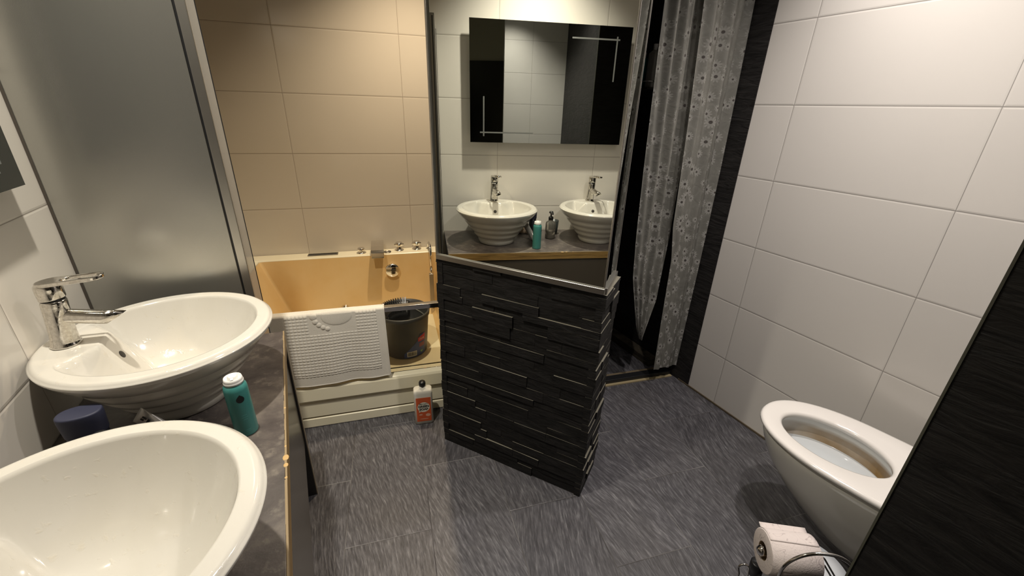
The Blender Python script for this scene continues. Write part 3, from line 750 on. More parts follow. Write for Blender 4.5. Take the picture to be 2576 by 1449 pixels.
# rolled front of the low apron
def apron(zs):      # profile in (y,z) swept along x
    mb = MB(); n = len(zs); x0, x1 = xl, T_U1
    vs = [(x0, y, z) for y, z in zs] + [(x1, y, z) for y, z in zs]
    fs = [(i, i + 1, n + i + 1, n + i) for i in range(n - 1)]
    fs += [tuple(range(n)), tuple(range(2 * n - 1, n - 1, -1))]
    mb.add(vs, fs, False); return mb
prof = [(-0.001, 0.062), (-0.012, 0.062), (-0.013, 0.150), (-0.008, 0.156), (-0.018, 0.160), (-0.026, 0.168), (-0.024, 0.232), (-0.018, 0.245), (0.010, 0.250), (0.030, 0.250), (0.036, 0.244), (0.055, 0.244), (0.060, 0.206), (-0.001, 0.206)]
ap = apron(prof).build('front_apron', M_TUB, tub, bevel=0.003)
apron([(-0.001, 0.004), (-0.013, 0.004), (-0.014, 0.051), (-0.010, 0.0535), (-0.001, 0.0535)]).build('lower_strip', M_TUB, tub, bevel=0.001)
apron([(-0.001, 0.0537), (-0.006, 0.0537), (-0.006, 0.0618), (-0.001, 0.0618)]).build('apron_groove', M_GROOVE, tub)
kn = MB().lathe([(0, 0.010), (0.005, 0.009), (0.008, 0.005), (0.008, 0.0), ], 20, Matrix.Translation((0.075, -0.0145, 0.030)) @ Matrix.Rotation(R(90), 4, 'X')); kn.build('screw_cap', M_WHITEP, tub)
# stained lining: sloping back, left rest, floor
ln = MB()
zb = 0.246; yb0, yb1 = 0.706, 0.665      # back wall at rim / floor
xa0, xa1 = UI0 + 0.006, UI0 + 0.14
xr0, xr1 = UI1 - 0.006, UI1 - 0.03
A0 = (xa0, yb0, HR - 0.004); A1 = (xa1, yb1, zb + 0.03); B0_ = (xr0, yb0, HR - 0.004); B1_ = (xr1, yb1, zb + 0.03)
C0 = (xa0, 0.06, HR - 0.004); C1 = (xa1, 0.06, zb + 0.03); D0 = (xr0, 0.06, HR - 0.004); D1 = (xr1, 0.06, zb + 0.03)
ln.add([A0, A1, B1_, B0_], [(0, 1, 2, 3)]); ln.add([C0, C1, A1, A0], [(0, 1, 2, 3)]); ln.add([B0_, B1_, D1, D0], [(0, 1, 2, 3)])
E0 = (xa1 + 0.03, yb1 - 0.03, zb); E1 = (xr1 - 0.02, yb1 - 0.03, zb); E2 = (xr1 - 0.02, 0.06, zb); E3 = (xa1 + 0.03, 0.06, zb)
ln.add([A1, E0, E1, B1_], [(0, 1, 2, 3)]); ln.add([C1, E3, E0, A1], [(0, 1, 2, 3)]); ln.add([B1_, E1, E2, D1], [(0, 1, 2, 3)])
o_ln = ln.build('stained_lining', M_TUB_IN, tub, weld=True, bevel=0.012); o_ln['label'] = 'orange stained inner wall'
fl = MB().add([E0, E1, E2, E3], [(0, 1, 2, 3)]).build('tub_floor', tub_mat('cream tub floor', (0.84, 0.76, 0.54), (0.76, 0.62, 0.38), 0.42), tub)
# glass front with chrome rail
MB().box(xl + 0.02, 0.010, 0.2505, T_U1 - 0.005, 0.014, 0.602).build('glass_front', M_GLASS, tub)
rl = MB().box(xl, -0.006, 0.600, T_U1, 0.026, 0.624).build('chrome_rail', M_CHROME, tub, bevel=0.003)
# deck fittings
def tub_local(x, y, z=0):
    v_ = Vector((x, y, 0)) - Vector((*uv2(0, T_V0), 0)); return Vector((v_.dot(UD), v_.dot(VD), z))
def knob(name, label, x, y, r, tall=True, cross=False):
    p_ = Vector((x, y, HR))
    mb = MB(); T_ = Matrix.Translation(p_)
    mb.lathe([(0, 0), (r * 1.15, 0), (r * 1.15, 0.004), (r * 0.8, 0.008), (r * 0.62, 0.012), (r * 0.62, 0.028 if tall else 0.012)], 32, T_)
    if tall:
        mb.lathe([(r * 0.62, 0.028), (r * 0.9, 0.030), (r * 0.92, 0.046), (r * 0.8, 0.052), (0, 0.053)], 32, T_)
        if cross:
            mb.lathe([(0, -r * 1.15), (0.007, -r * 1.15), (0.008, 0), (0.007, r * 1.15), (0, r * 1.15)], 12, T_ @ Matrix.Translation((0, 0, 0.038)) @ Matrix.Rotation(R(90), 4, 'Y') )
            mb.lathe([(0, -r * 1.15), (0.007, -r * 1.15), (0.008, 0), (0.007, r * 1.15), (0, r * 1.15)], 12, T_ @ Matrix.Translation((0, 0, 0.038)) @ Matrix.Rotation(R(90), 4, 'X') )
    else:
        mb.lathe([(r * 0.62, 0.012), (r * 0.85, 0.014), (r * 0.85, 0.030), (r * 0.7, 0.034), (0, 0.035)], 32, T_)
    o = mb.build(name, M_CHROME, tub); o['label'] = label; return o
knob('control_knob', 'chrome cross-handled knob, left of the pair', 0.023, 0.775, 0.025, True, True)
knob('control_knob', 'chrome cross-handled knob near the mirror edge', 0.132, 0.779, 0.025, True, True)
knob('diverter_knob', 'short chrome knob left of the square spout', -0.205, 0.762, 0.025, False)
p_ = Vector((-0.049, 0.748, HR))
MB().lathe([(0, 0.001), (0.018, 0.001), (0.020, 0.004), (0.0215, 0.005), (0.0215, 0.0)], 28, Matrix.Translation(p_)).build('air_button', M_ALU_D, tub)
# square waterfall spout
p_ = Vector((-0.105, 0.762, HR))
sp = MB().box(p_.x - 0.028, p_.y - 0.016, HR, p_.x + 0.028, p_.y + 0.026, HR + 0.050)
loft_pts = [(0.028, 0.050, 0.068), (-0.03, 0.050, 0.072), (-0.09, 0.044, 0.066), (-0.125, 0.030, 0.052), (-0.140, 0.004, 0.040)]
vs = []
for (yy, za, zb_) in loft_pts: vs += [(p_.x - 0.037, p_.y + yy, HR + za), (p_.x + 0.037, p_.y + yy, HR + za), (p_.x + 0.037, p_.y + yy, HR + zb_), (p_.x - 0.037, p_.y + yy, HR + zb_)]
fs = [(4 * i_ + k, 4 * i_ + (k + 1) % 4, 4 * i_ + 4 + (k + 1) % 4, 4 * i_ + 4 + k) for i_ in range(4) for k in range(4)] + [(3, 2, 1, 0), (16, 17, 18, 19)]
sp.add(vs, fs)
o_sp = sp.build('waterfall_spout', M_CHROME, tub, bevel=0.003)
# vent slot on the deck
p_ = Vector((-0.426, 0.762, HR))
vt = MB().box(p_.x - 0.085, p_.y - 0.01, HR + 0.0002, p_.x + 0.085, p_.y + 0.03, HR + 0.005).build('deck_slot', M_ALU_D, tub, bevel=0.001)
MB().box(p_.x - 0.078, p_.y - 0.004, HR + 0.0052, p_.x + 0.078, p_.y + 0.024, HR + 0.0058).build('slot_opening', M_BLACK, tub)
# overflow knob on the stained back wall
bwp = lambda z: yb0 + (yb1 - yb0) * (HR - 0.004 - z) / (HR - 0.004 - zb - 0.03)
zk = 0.556
MB().lathe([(0.0, 0.036), (0.034, 0.035), (0.040, 0.031), (0.042, 0.024), (0.040, 0.018), (0.022, 0.014), (0.022, -0.012)], 40, Matrix.Translation((-0.029, bwp(zk), zk)) @ Matrix.Scale(1.06, 4) @ Matrix.Rotation(R(90), 4, 'X')).build('overflow_knob', M_CHROME, tub)
MB().lathe([(0, 0.022), (0.018, 0.020), (0.026, 0.012), (0.028, 0.002), (0.032, -0.008)], 32, Matrix.Translation((-0.332, bwp(0.318), 0.318)) @ Matrix.Rotation(R(90), 4, 'X')).build('jet_nozzle', M_CHROME, tub)
# hand shower hooked on the right corner
hs = thing('hand_shower', 'slim chrome hand shower hanging over the tub corner beside the stone wall', 'hand shower', (*uv2(0.206, T_V0 + 0.648), HR), TUBROT)
MB().tube([(0.0, 0.125, 0.001), (0.0, 0.124, 0.02), (0.0, 0.112, 0.04), (0.0, 0.085, 0.052), (0.0, 0.045, 0.054), (0.0, 0.012, 0.044), (0, -0.004, 0.022), (0, -0.010, -0.01), (0, -0.012, -0.085)], 0.0075, 14).build('hook_pipe', M_CHROME, hs)
MB().lathe([(0, 0), (0.016, 0), (0.016, 0.004), (0.009, 0.007), (0, 0.007)], 20, Matrix.Translation((0, 0.125, 0.0005))).build('deck_collar', M_CHROME, hs)
MB().lathe([(0, -0.120), (0.011, -0.120), (0.013, -0.108), (0.010, -0.082), (0, -0.082)], 20, Matrix.Translation((0, -0.012, 0))).build('joint_nut', M_CHROME, hs)
MB().box(-0.015, -0.024, -0.330, 0.011, 0.0, -0.1205).build('handle', simple('satin steel', (0.45, 0.42, 0.36), 0.35, 1.0), hs, bevel=0.002)

# black clip on the partition's left end
cb = on_plane(S0 - 0.012, 0.03, 0.70)
MB_c = MB().obox(Vector((0, 0, 0)), -DD * 0.022, NN * 0.03, ZU * 0.05); oc = MB_c.build('towel_hook', M_BLACK, None, bevel=0.002); oc.location = on_plane(S0 + 0.001, 0.02, 0.735); tag(oc, 'small black square hook on the left end of the stone wall', 'hook')

# ------------------------------------------------------------------ bucket
bk = thing('mop_bucket', 'dark grey mop bucket with wringer and sticker standing in the bathtub', 'bucket', (0.420, 2.050, 0.2468))
r0, r1, hb = 0.110, 0.135, 0.245
MB().lathe([(0, 0.0), (r0, 0.0), (r0 + 0.003, 0.004), (r1 - 0.004, hb - 0.03), (r1 + 0.001, hb - 0.026), (r1 + 0.004, hb - 0.004), (r1 + 0.001, hb), (r1 - 0.004, hb), (r1 - 0.008, hb - 0.03), (r0 - 0.004, 0.006), (0, 0.006)], 72).build('bucket_body', M_BUCKET, bk)
wr = MB(); nrib = 26
for k in range(nrib):
    a = R(70) + R(150) * k / (nrib - 1)
    c, s_ = math.cos(a), math.sin(a)
    o = Vector((c * (r1 - 0.006), s_ * (r1 - 0.006), hb - 0.008))
    wr.obox(o, Vector((-c, -s_, 0)) * 0.045 + Vector((0, 0, -0.05)), Vector((-s_, c, 0)) * 0.006, Vector((0, 0, 0.020)))
def wf(i, j):
    a = R(62) + R(166) * i; rr_ = r1 - 0.008 - 0.05 * j
    return (math.cos(a) * rr_, math.sin(a) * rr_, hb - 0.006 - 0.07 * j)
wr.grid(wf, 30, 4)
wr.build('wringer', simple('black ribbed plastic', (0.02, 0.02, 0.02), 0.3), bk, solid=0.001)
hd_ = MB().tube([(math.cos(R(a)) * (r1 - 0.012), math.sin(R(a)) * (r1 - 0.012), hb - 0.02 - 0.055 * math.sin(R((a + 100) / 190 * 180)) ) for a in range(-100, 91, 10)], 0.004); hd_.build('bail_handle', simple('grey plastic handle', (0.10, 0.10, 0.09), 0.4), bk)
ZOF = -0.022
def rb(z): return r0 + 0.003 + (r1 - r0 - 0.007) * (z - 0.004) / (hb - 0.034) + 0.0006
def bwrap(pts, a0):
    out = []
    for (x, z) in pts: a = a0 + x / rb(z); out.append((rb(z) * math.cos(a), rb(z) * math.sin(a), z))
    return out
ABK = math.atan2(-2.045, -0.432) + R(30)
def patch(x0, x1, fz0, fz1, off=0.0, n=10):
    mb = MB(); vs = []
    for i in range(n + 1):
        x = x0 + (x1 - x0) * i / n
        for z in (fz0(x), fz1(x)):
            a = ABK + x / rb(z); r_ = rb(z + ZOF) + off + 0.0004; vs.append((r_ * math.cos(a), r_ * math.sin(a), z + ZOF))
    mb.add(vs, [(2 * i, 2 * i + 2, 2 * i + 3, 2 * i + 1) for i in range(n)]); return mb
lb = patch(-0.075, 0.055, lambda x: 0.028, lambda x: 0.055 + (x + 0.075) * 0.95 if x < 0.012 else 0.158)
lb.build('sticker', simple('blue sticker', (0.05, 0.09, 0.30), 0.4), bk)
patch(0.002, 0.052, lambda x: 0.116, lambda x: 0.140 + 0.30 * (x), 0.0004).build('red_logo_patch', simple('red print', (0.80, 0.03, 0.05), 0.4), bk)
patch(-0.060, -0.006, lambda x: 0.034, lambda x: 0.066, 0.0004).build('barcode_field', M_WHITEP, bk)
bc = MB(); x = -0.055; rnd = random.Random(5)
while x < -0.011:
    w_ = rnd.choice((0.0008, 0.0012, 0.002)); q = patch(x, x + w_, lambda x: 0.040, lambda x: 0.062, 0.0008, 1); bc.add(q.v, q.f); x += w_ + rnd.choice((0.001, 0.0014))
bc.build('barcode', M_BLACK, bk)
def btext(txt, size, x0, z0, mat, name, off=0.0009):
    vs, fs = text_mesh(txt, size, 0.0003); mb = MB(); out = []
    for (x, y, _) in vs:
        z = z0 + y; a = ABK + (x0 + x) / rb(z); r_ = rb(z + ZOF) + off; out.append((r_ * math.cos(a), r_ * math.sin(a), z + ZOF))
    mb.add(out, fs); o = mb.build(name, mat, bk); return o
btext('vileda', 0.0160, 0.027, 0.130, M_WHITEP, 'logo_text')
pk_ = MB(); q = patch(0.010, 0.048, lambda x: 0.080, lambda x: 0.105, 0.0004); pk_.add(q.v, q.f); pk_.build('picture_field', simple('pink print', (0.35, 0.10, 0.12), 0.5), bk)
# green heart
hp = []
for k in range(28):
    t_ = 2 * PI * k / 28; hp.append((0.0007 * 16 * math.sin(t_) ** 3 / 1.6, 0.0007 * (13 * math.cos(t_) - 5 * math.cos(2 * t_) - 2 * math.cos(3 * t_) - math.cos(4 * t_)) / 1.6))
hm = MB(); vs = []; hf_ = []
for q_ in range(5):
    for (x, y) in hp:
        g_ = max(q_, 0.02) / 4; z = 0.050 + y * 1.3 * g_ + ZOF; a = ABK + (0.026 + x * 1.3 * g_) / rb(z); vs.append(((rb(z) + 0.0008) * math.cos(a), (rb(z) + 0.0008) * math.sin(a), z))
for q_ in range(4):
    for k in range(28): hf_.append((q_ * 28 + k, q_ * 28 + (k + 1) % 28, (q_ + 1) * 28 + (k + 1) % 28, (q_ + 1) * 28 + k))
hm.add(vs, hf_); hm.build('green_heart', simple('green print', (0.25, 0.50, 0.22), 0.5), bk)

# ------------------------------------------------------------------ green soap bottle on the floor
sb = thing('soap_bottle', 'white cleaner bottle with black cap and orange label on the floor by the tub', 'bottle', (0.413, 1.715, 0.0), R(-14) )
M_WB = simple('white bottle plastic', (0.76, 0.73, 0.64), 0.3)
def rrect(hw, hd, r_=0.012, n=5):
    o = []
    for (cx_, cy_, a0) in ((hw - r_, hd - r_, 0), (-hw + r_, hd - r_, PI / 2), (-hw + r_, -hd + r_, PI), (hw - r_, -hd + r_, 1.5 * PI)):
        for i in range(n + 1): a = a0 + PI / 2 * i / n; o.append((cx_ + r_ * math.cos(a), cy_ + r_ * math.sin(a)))
    return o
loft(MB(), [(rrect(0.042, 0.022), 0.0008), (rrect(0.046, 0.025), 0.006), (rrect(0.046, 0.025), 0.185), (rrect(0.045, 0.0245), 0.200), (rrect(0.040, 0.021), 0.207), (rrect(0.018, 0.0135, 0.008), 0.214), (rrect(0.0135, 0.0130, 0.008), 0.222)]).build('bottle_body', M_WB, sb)
MB().lathe([(0, 0.2222), (0.0155, 0.2222), (0.0165, 0.225), (0.0165, 0.240), (0.014, 0.246), (0, 0.248)], 28).build('cap', M_BLACK, sb)
yl = -0.0256
MB().box(-0.036, yl - 0.0002, 0.020, 0.036, -0.0251, 0.165).build('orange_label', simple('orange label', (0.60, 0.10, 0.025), 0.5), sb)
tx = MB()
def flat(txt, size, x0, z0, mb, y_, bold=0.0006):
    vs, fs = text_mesh(txt, size, bold); mb.add([(x0 + x, y_, z0 + y) for x, y, _ in vs], fs)
ov = MB().add([(x, yl - 0.0005, 0.108 + y) for x, y, _ in disc2(0, 0, 0.030, 0.030, 32)], [tuple(range(32))])
ov.add([(x, yl - 0.0005, z) for x, z in ((-0.024, 0.095), (-0.012, 0.083), (-0.024, 0.076))], [(0, 1, 2)])
ov.build('label_bubble', simple('cream print', (0.80, 0.76, 0.64), 0.5), sb)
flat("Marcel's", 0.0125, 0, 0.128, tx, yl - 0.0009, 0.0001); flat('GREEN', 0.0175, 0, 0.112, tx, yl - 0.0009, 0.0008); flat('SOAP', 0.0175, 0, 0.095, tx, yl - 0.0009, 0.0008)
tx.build('label_text', M_BLACK, sb)
ov2 = MB().add([(0.020 + x, yl - 0.0005, 0.058 + y) for x, y, _ in disc2(0, 0, 0.012, 0.009, 24)], [tuple(range(24))])
ov2.add([(x, yl - 0.0005, 0.035 + y) for x, y, _ in disc2(0.0, 0, 0.022, 0.002, 24)], [tuple(range(24))])
ov2.add([(-0.016 + x, yl - 0.0005, 0.062 + y) for x, y, _ in disc2(0, 0, 0.009, 0.004, 24)], [tuple(range(24))])
ov2.build('label_small_print', simple('pale pink print', (0.75, 0.45, 0.33), 0.5), sb)

# ------------------------------------------------------------------ bath mat hanging on the rail
def towel():
    mb = MB(); W_ = 0.492; NXT, NYT = 290, 230; hang = 0.362; back = 0.16
    x0 = tub_local(-0.150, 1.915).x - 0.047
    tot = hang + 0.034 + back
    def cell(s, t):        # s across 0..W, t down from the fold (front); returns emboss height
        h = 0.0
        inb = 0.066 < s < W_ - 0.040 and 0.0 < t < 0.305
        ftx, fty = 0.200, 0.012
        # footprint emblem field
        fld = 0.160 < s < 0.362 and t < 0.095
        if inb and not fld:
            h = 0.0032 * (abs(math.sin(PI * s / 0.0158)) ** 0.6) * (abs(math.sin(PI * t / 0.0150)) ** 0.6)
        if fld:
            h = 0.0004
            e = ((s - 0.282) / 0.066) ** 2 + ((t - 0.012) / 0.044) ** 2
            if t > -0.02 and e < 1: h = 0.0045 * (1 - e) ** 0.35
            for k, (tx_, ty_, tr_) in enumerate(((0.184, 0.008, 0.015), (0.190, 0.032, 0.012), (0.204, 0.049, 0.011), (0.220, 0.062, 0.0105), (0.238, 0.070, 0.0105))):
                d_ = math.hypot(s - tx_, t - ty_) / tr_
                if d_ < 1: h = max(h, 0.0045 * (1 - d_ * d_) ** 0.5)
        return h
    def fn(i, j):
        s = W_ * i; q = tot * j - back      # q<0 back side, 0..0.034 over the rail, then the front
        wv = 0.003 * math.sin(s * 19 + 1.0) + 0.003 * math.sin(s * 43)
        if q < 0:
            y_ = 0.0315 + 0.002 * 0; z_ = 0.622 + q; nx = (0, 1, 0); t = -1
        elif q < 0.038:
            a = q / 0.038; y_ = 0.030 - 0.042 * a; z_ = 0.629 - 0.004 * (2 * a - 1) ** 4; nx = (0, -0.3, 1); t = q - 0.038
        else:
            t = q - 0.038; g_ = t / hang
            y_ = -0.0125 - 0.014 * g_ * (0.6 + 0.4 * g_) + wv * g_ * 0.9 - 0.006 * math.sin(PI * g_); z_ = 0.622 - t; nx = (0, -1, 0.1)
        sh = 0.012 * max(0, t) * (s / W_ - 0.5)
        h = cell(s, max(t, -0.02)) if q > 0.0 else 0.0
        edge = 0.002 if (s < 0.006 or s > W_ - 0.006 or t > hang - 0.008) else 0
        h += edge
        # hem is a touch wavy, left side hangs a little lower
        dz = -0.010 * (1 - s / W_) * max(0, t) / hang + 0.003 * math.sin(s * 26) * max(0, t) / hang
        return (x0 + s + sh + nx[0] * h, y_ + nx[1] * h, z_ + nx[2] * h + dz)
    mb.grid(fn, NXT, NYT); return mb
tw = thing('bath_mat', 'white waffle bath mat with footprint emblem draped over the tub rail', 'bath mat', (*uv2(0, T_V0), 0), TUBROT)
towel().build('mat_cloth', M_TOWEL, tw, solid=0.004)

# ------------------------------------------------------------------ shower curtain
CY = 1.47
zt = 2.10
left_tab = [(0.309, 1.623), (0.40, 1.585), (0.573, 1.541), (0.70, 1.510), (0.929, 1.492), (1.2, 1.480), (1.475, 1.467), (1.912, 1.445), (zt, 1.44)]
leftR_tab = [(0.309, 1.629), (0.40, 1.652), (0.545, 1.690), (0.904, 1.705), (1.478, 1.688), (1.938, 1.664), (zt, 1.66)]
rightL_tab = [(0.106, 1.722), (0.5, 1.704), (0.80, 1.693), (0.98, 1.660), (1.478, 1.640), (1.938, 1.615), (zt, 1.61)]
rightR_tab = [(0.086, 1.908), (zt, 1.908)]
cur = MB(); uvs = []
def fold(s, z, k, amp, ph): return amp * math.sin(2 * PI * k * s + ph + 0.7 * math.sin(z * 1.7)) + amp * 0.45 * math.sin(2 * PI * k * 2.3 * s + ph * 2 + z * 0.9)
def panel(tl, trr, z0l, z0r, k, amp, ph, yoff, ulen, u0):
    nu, nz_ = 70, 90
    def fn(i, j):
        zlow = z0l + (z0r - z0l) * i; z = zlow + (zt - zlow) * j
        a = interp(tl, z); b_ = interp(trr, z)
        x = a + (b_ - a) * i
        y_ = CY + yoff + fold(i, z, k, amp * (0.35 + 0.65 * min(1, (z - 0.05) / 1.2)), ph)
        uvs.append((u0 + ulen * i, z)); return (x, y_, z)
    cur.grid(fn, nu, nz_)
panel(left_tab, leftR_tab, 0.309, 0.309, 2.9, 0.017, 0.4, 0.028, 0.36, 0.0)
panel(rightL_tab, rightR_tab, 0.106, 0.088, 2.1, 0.014, 2.6, -0.020, 0.34, 0.5)
ca = thing('shower_curtain', 'grey translucent shower curtain with white daisies hanging at the shower opening', 'shower curtain', (0, 0, 0))
co = cur.build('curtain_cloth', M_CURTAIN, ca)
uvl = co.data.uv_layers.new(name='UVMap')
for lp in co.data.loops: uvl.data[lp.index].uv = uvs[lp.vertex_index]
# rod with rings
ra = on_plane(S1 - 0.02, TK, 2.115); rb_ = Vector((RX - 0.004, 1.470, 2.115))
ra = Vector((1.05, 1.47, 2.115))
rod = thing('curtain_rod', 'chrome rail holding the daisy curtain above the shower opening', 'curtain rod', (1.0, CY, 2.115))
MB().tube([(0.025, 0, 0), (RX - 0.006 - 1.0, 0, 0)], 0.010).build('rail', M_CHROME, rod)
MB().lathe([(0, 0), (0.022, 0), (0.020, 0.008), (0.010, 0.01)], 24, Matrix.Translation((RX - 1.0045, 0, 0)) @ Matrix.Rotation(R(-90), 4, 'Y')).build('wall_flange', M_CHROME, rod)
for k in range(7):
    xx = 1.455 + k * 0.072
    rg = MB().tube([Vector((xx, CY, 2.112)) + 0.0135 * (math.cos(2 * PI * q / 16) * Vector((0, 1, 0)) + math.sin(2 * PI * q / 16) * ZU) for q in range(16)], 0.0015, 6, closed=True)
    rg.build('curtain_ring', M_WHITEP, ca)

# shower shelf with bottles, half hidden by the partition
sh = thing('shower_caddy', 'small dark corner shelf on the black shower wall behind the mirror edge', 'shower shelf', (RX - 0.0045, 2.02, 1.62))
MB().box(-0.10, -0.09, 0.0, 0.0, 0.09, 0.008).build('shelf_plate', M_ALU_D, sh, bevel=0.001)
MB().tube([(0, -0.088, 0.04), (-0.098, -0.088, 0.04), (-0.098, 0.088, 0.04), (0, 0.088, 0.04)], 0.003).build('guard_rail', M_CHROME, sh)
b1 = thing('shampoo_bottle', 'teal shampoo bottle on the shower shelf', 'bottle', (RX - 0.055, 2.045, 1.6285))
loft(MB(), [(rrect(0.022, 0.03, 0.01), 0.0), (rrect(0.024, 0.032, 0.01), 0.01), (rrect(0.024, 0.032, 0.01), 0.14), (rrect(0.012, 0.014, 0.008), 0.155)]).build('bottle_body', simple('teal plastic', (0.03, 0.22, 0.22), 0.3), b1)
MB().lathe([(0, 0.1552), (0.014, 0.1552), (0.014, 0.18), (0, 0.181)], 20).build('cap', M_WHITEP, b1)
b2 = thing('lotion_bottle', 'white lotion bottle on the shower shelf', 'bottle', (RX - 0.052, 1.965, 1.6285))
loft(MB(), [(rrect(0.020, 0.026, 0.01), 0.0), (rrect(0.022, 0.028, 0.01), 0.01), (rrect(0.022, 0.028, 0.01), 0.17), (rrect(0.010, 0.012, 0.008), 0.185)]).build('bottle_body', simple('grey white plastic', (0.42, 0.41, 0.38), 0.3), b2)
MB().lathe([(0, 0.1852), (0.012, 0.1852), (0.012, 0.215), (0, 0.216)], 20).build('cap', M_WHITEP, b2)

# ------------------------------------------------------------------ toilet
TR = R(8.9)
tsv = Vector((math.cos(TR), math.sin(TR), 0)); tav = Vector((-math.sin(TR), math.cos(TR), 0))
tc0 = tsv * 1.636 + tav * 0.0
toi = thing('toilet', 'white wall-hung toilet with open seat and brown lime streak, partly behind the black wall', 'toilet', (tc0.x, tc0.y, 0), TR)
def egg(hw, y0, y1, n=72, pw=2.35, ycut=None):
    """egg outline: round front at y1, straight-ish sides to y0"""
    pts = []; ym = y0 + (y1 - y0) * 0.42
    for k in range(n):
        a = 2 * PI * k / n; c, s_ = math.cos(a), math.sin(a)
        if s_ >= 0: x = hw * abs(c) ** (2 / 2.15) * (1 if c > 0 else -1); y = ym + (y1 - ym) * abs(s_) ** (2 / 2.15)
        else: x = hw * abs(c) ** (2 / 5.0) * (1 if c > 0 else -1); y = ym - (ym - y0) * abs(s_) ** (2 / 5.0)
        pts.append((x, y))
    return pts
ZS = 0.446
def hole(hx, hy, cy_, n=72, cx_=-0.012):
    return [(cx_ + hx * math.cos(2 * PI * k / n), cy_ + hy * math.sin(2 * PI * k / n)) for k in range(n)]
seat = MB(); n = 72
O1 = egg(0.204, -0.06, 0.480); O0 = egg(0.199, -0.055, 0.474); H0 = hole(0.116, 0.166, 0.238); H1 = hole(0.128, 0.178, 0.238)
rings = [(O0, ZS - 0.020), (O1, ZS - 0.014), (O1, ZS - 0.006), (O0, ZS), (egg(0.190, -0.05, 0.466), ZS + 0.001), (H1, ZS + 0.000), (hole(0.121, 0.171, 0.238), ZS - 0.003), (H0, ZS - 0.009), (H0, ZS - 0.020)]
vs = [(x, y, z) for pl, z in rings for x, y in pl]; fs = []
m_ = len(rings)
for i in range(m_):
    i2 = (i + 1) % m_
    for k in range(n): fs.append((i * n + k, i * n + (k + 1) % n, i2 * n + (k + 1) % n, i2 * n + k))
seat.add(vs, fs, True); seat.build('seat', simple('white seat plastic', (0.80, 0.76, 0.71), 0.12, coat=0.5), toi)
bowl = MB(); ZR = ZS - 0.027
secs = [(egg(0.180, -0.055, 0.452), ZR), (egg(0.187, -0.058, 0.459), ZR - 0.006), (egg(0.188, -0.058, 0.460), ZR - 0.030), (egg(0.182, -0.058, 0.450), ZR - 0.06), (egg(0.172, -0.058, 0.42), ZR - 0.12), (egg(0.148, -0.058, 0.36), ZR - 0.19), (egg(0.125, -0.058, 0.29), ZR - 0.25), (egg(0.105, -0.058, 0.22), ZR - 0.30), (egg(0.09, -0.058, 0.16), ZR - 0.33)]
vs = [(x, y, z) for pl, z in secs for x, y in pl]; fs = []
for i in range(len(secs) - 1):
    for k in range(n): fs.append((i * n + k, i * n + (k + 1) % n, (i + 1) * n + (k + 1) % n, (i + 1) * n + k))
fs.append(tuple((len(secs) - 1) * n + k for k in range(n)))
ins = [(hole(0.135, 0.185, 0.24), ZR), (hole(0.132, 0.182, 0.24), ZR - 0.012), (hole(0.140, 0.190, 0.24), ZR - 0.03), (hole(0.132, 0.182, 0.235), ZR - 0.075), (hole(0.110, 0.160, 0.225), ZR - 0.125), (hole(0.075, 0.115, 0.205), ZR - 0.165), (hole(0.035, 0.06, 0.19), ZR - 0.185)]
o_ = len(vs); vs += [(x, y, ZR) for x, y in ins[0][0]]
for k in range(n): fs.append((k, (k + 1) % n, o_ + (k + 1) % n, o_ + k))
bowl.add(vs, fs, True)
inner = MB(); vs = [(x, y, z) for pl, z in ins for x, y in pl]; fs = []
for i in range(len(ins) - 1):
    for k in range(n): fs.append((i * n + k, i * n + (k + 1) % n, (i + 1) * n + (k + 1) % n, (i + 1) * n + k))
fs.append(tuple((len(ins) - 1) * n + k for k in range(n)))
inner.add(vs, fs, True)
def toilet_mat():
    m, nt, b = newmat('toilet ceramic with lime streak'); p = pos(nt)
    sx2 = N(nt, 'ShaderNodeSeparateXYZ'); nt.links.new(p, sx2.inputs[0]); x, y, z = sx2.outputs
    # streak band across the inside wall at the old water line
    w_ = noise(nt, p, 9, 3)
    zz_ = M(nt, 'ADD', z, M(nt, 'MULTIPLY', w_, 0.02))
    band = M(nt, 'MULTIPLY', M(nt, 'GREATER_THAN', zz_, 0.290), M(nt, 'SUBTRACT', 1.0, M(nt, 'MULTIPLY', M(nt, 'SUBTRACT', zz_, 0.390), 60.0, clamp=True), clamp=True))
    f = M(nt, 'MULTIPLY', band, M(nt, 'SUBTRACT', M(nt, 'ADD', 0.62, M(nt, 'MULTIPLY', w_, 0.9)), M(nt, 'MULTIPLY', y, 1.35)), clamp=True)
    nt.links.new(mix(nt, f, (0.74, 0.73, 0.69), (0.27, 0.15, 0.030)), b.inputs['Base Color']); b.inputs['Roughness'].default_value = 0.1; b.inputs['Coat Weight'].default_value = 0.5; return m
bowl.build('bowl', M_CERAMIC, toi)
ii_ = inner.build('bowl_interior', toilet_mat(), toi); ii_['label'] = 'glazed inside with a brown lime streak above the water'
MB().add([(x, y, ZR - 0.082) for x, y in hole(0.1292, 0.1792, 0.2338)], [tuple(range(72))]).build('water', simple('water', (0.60, 0.63, 0.64), 0.03, coat=1.0), toi)

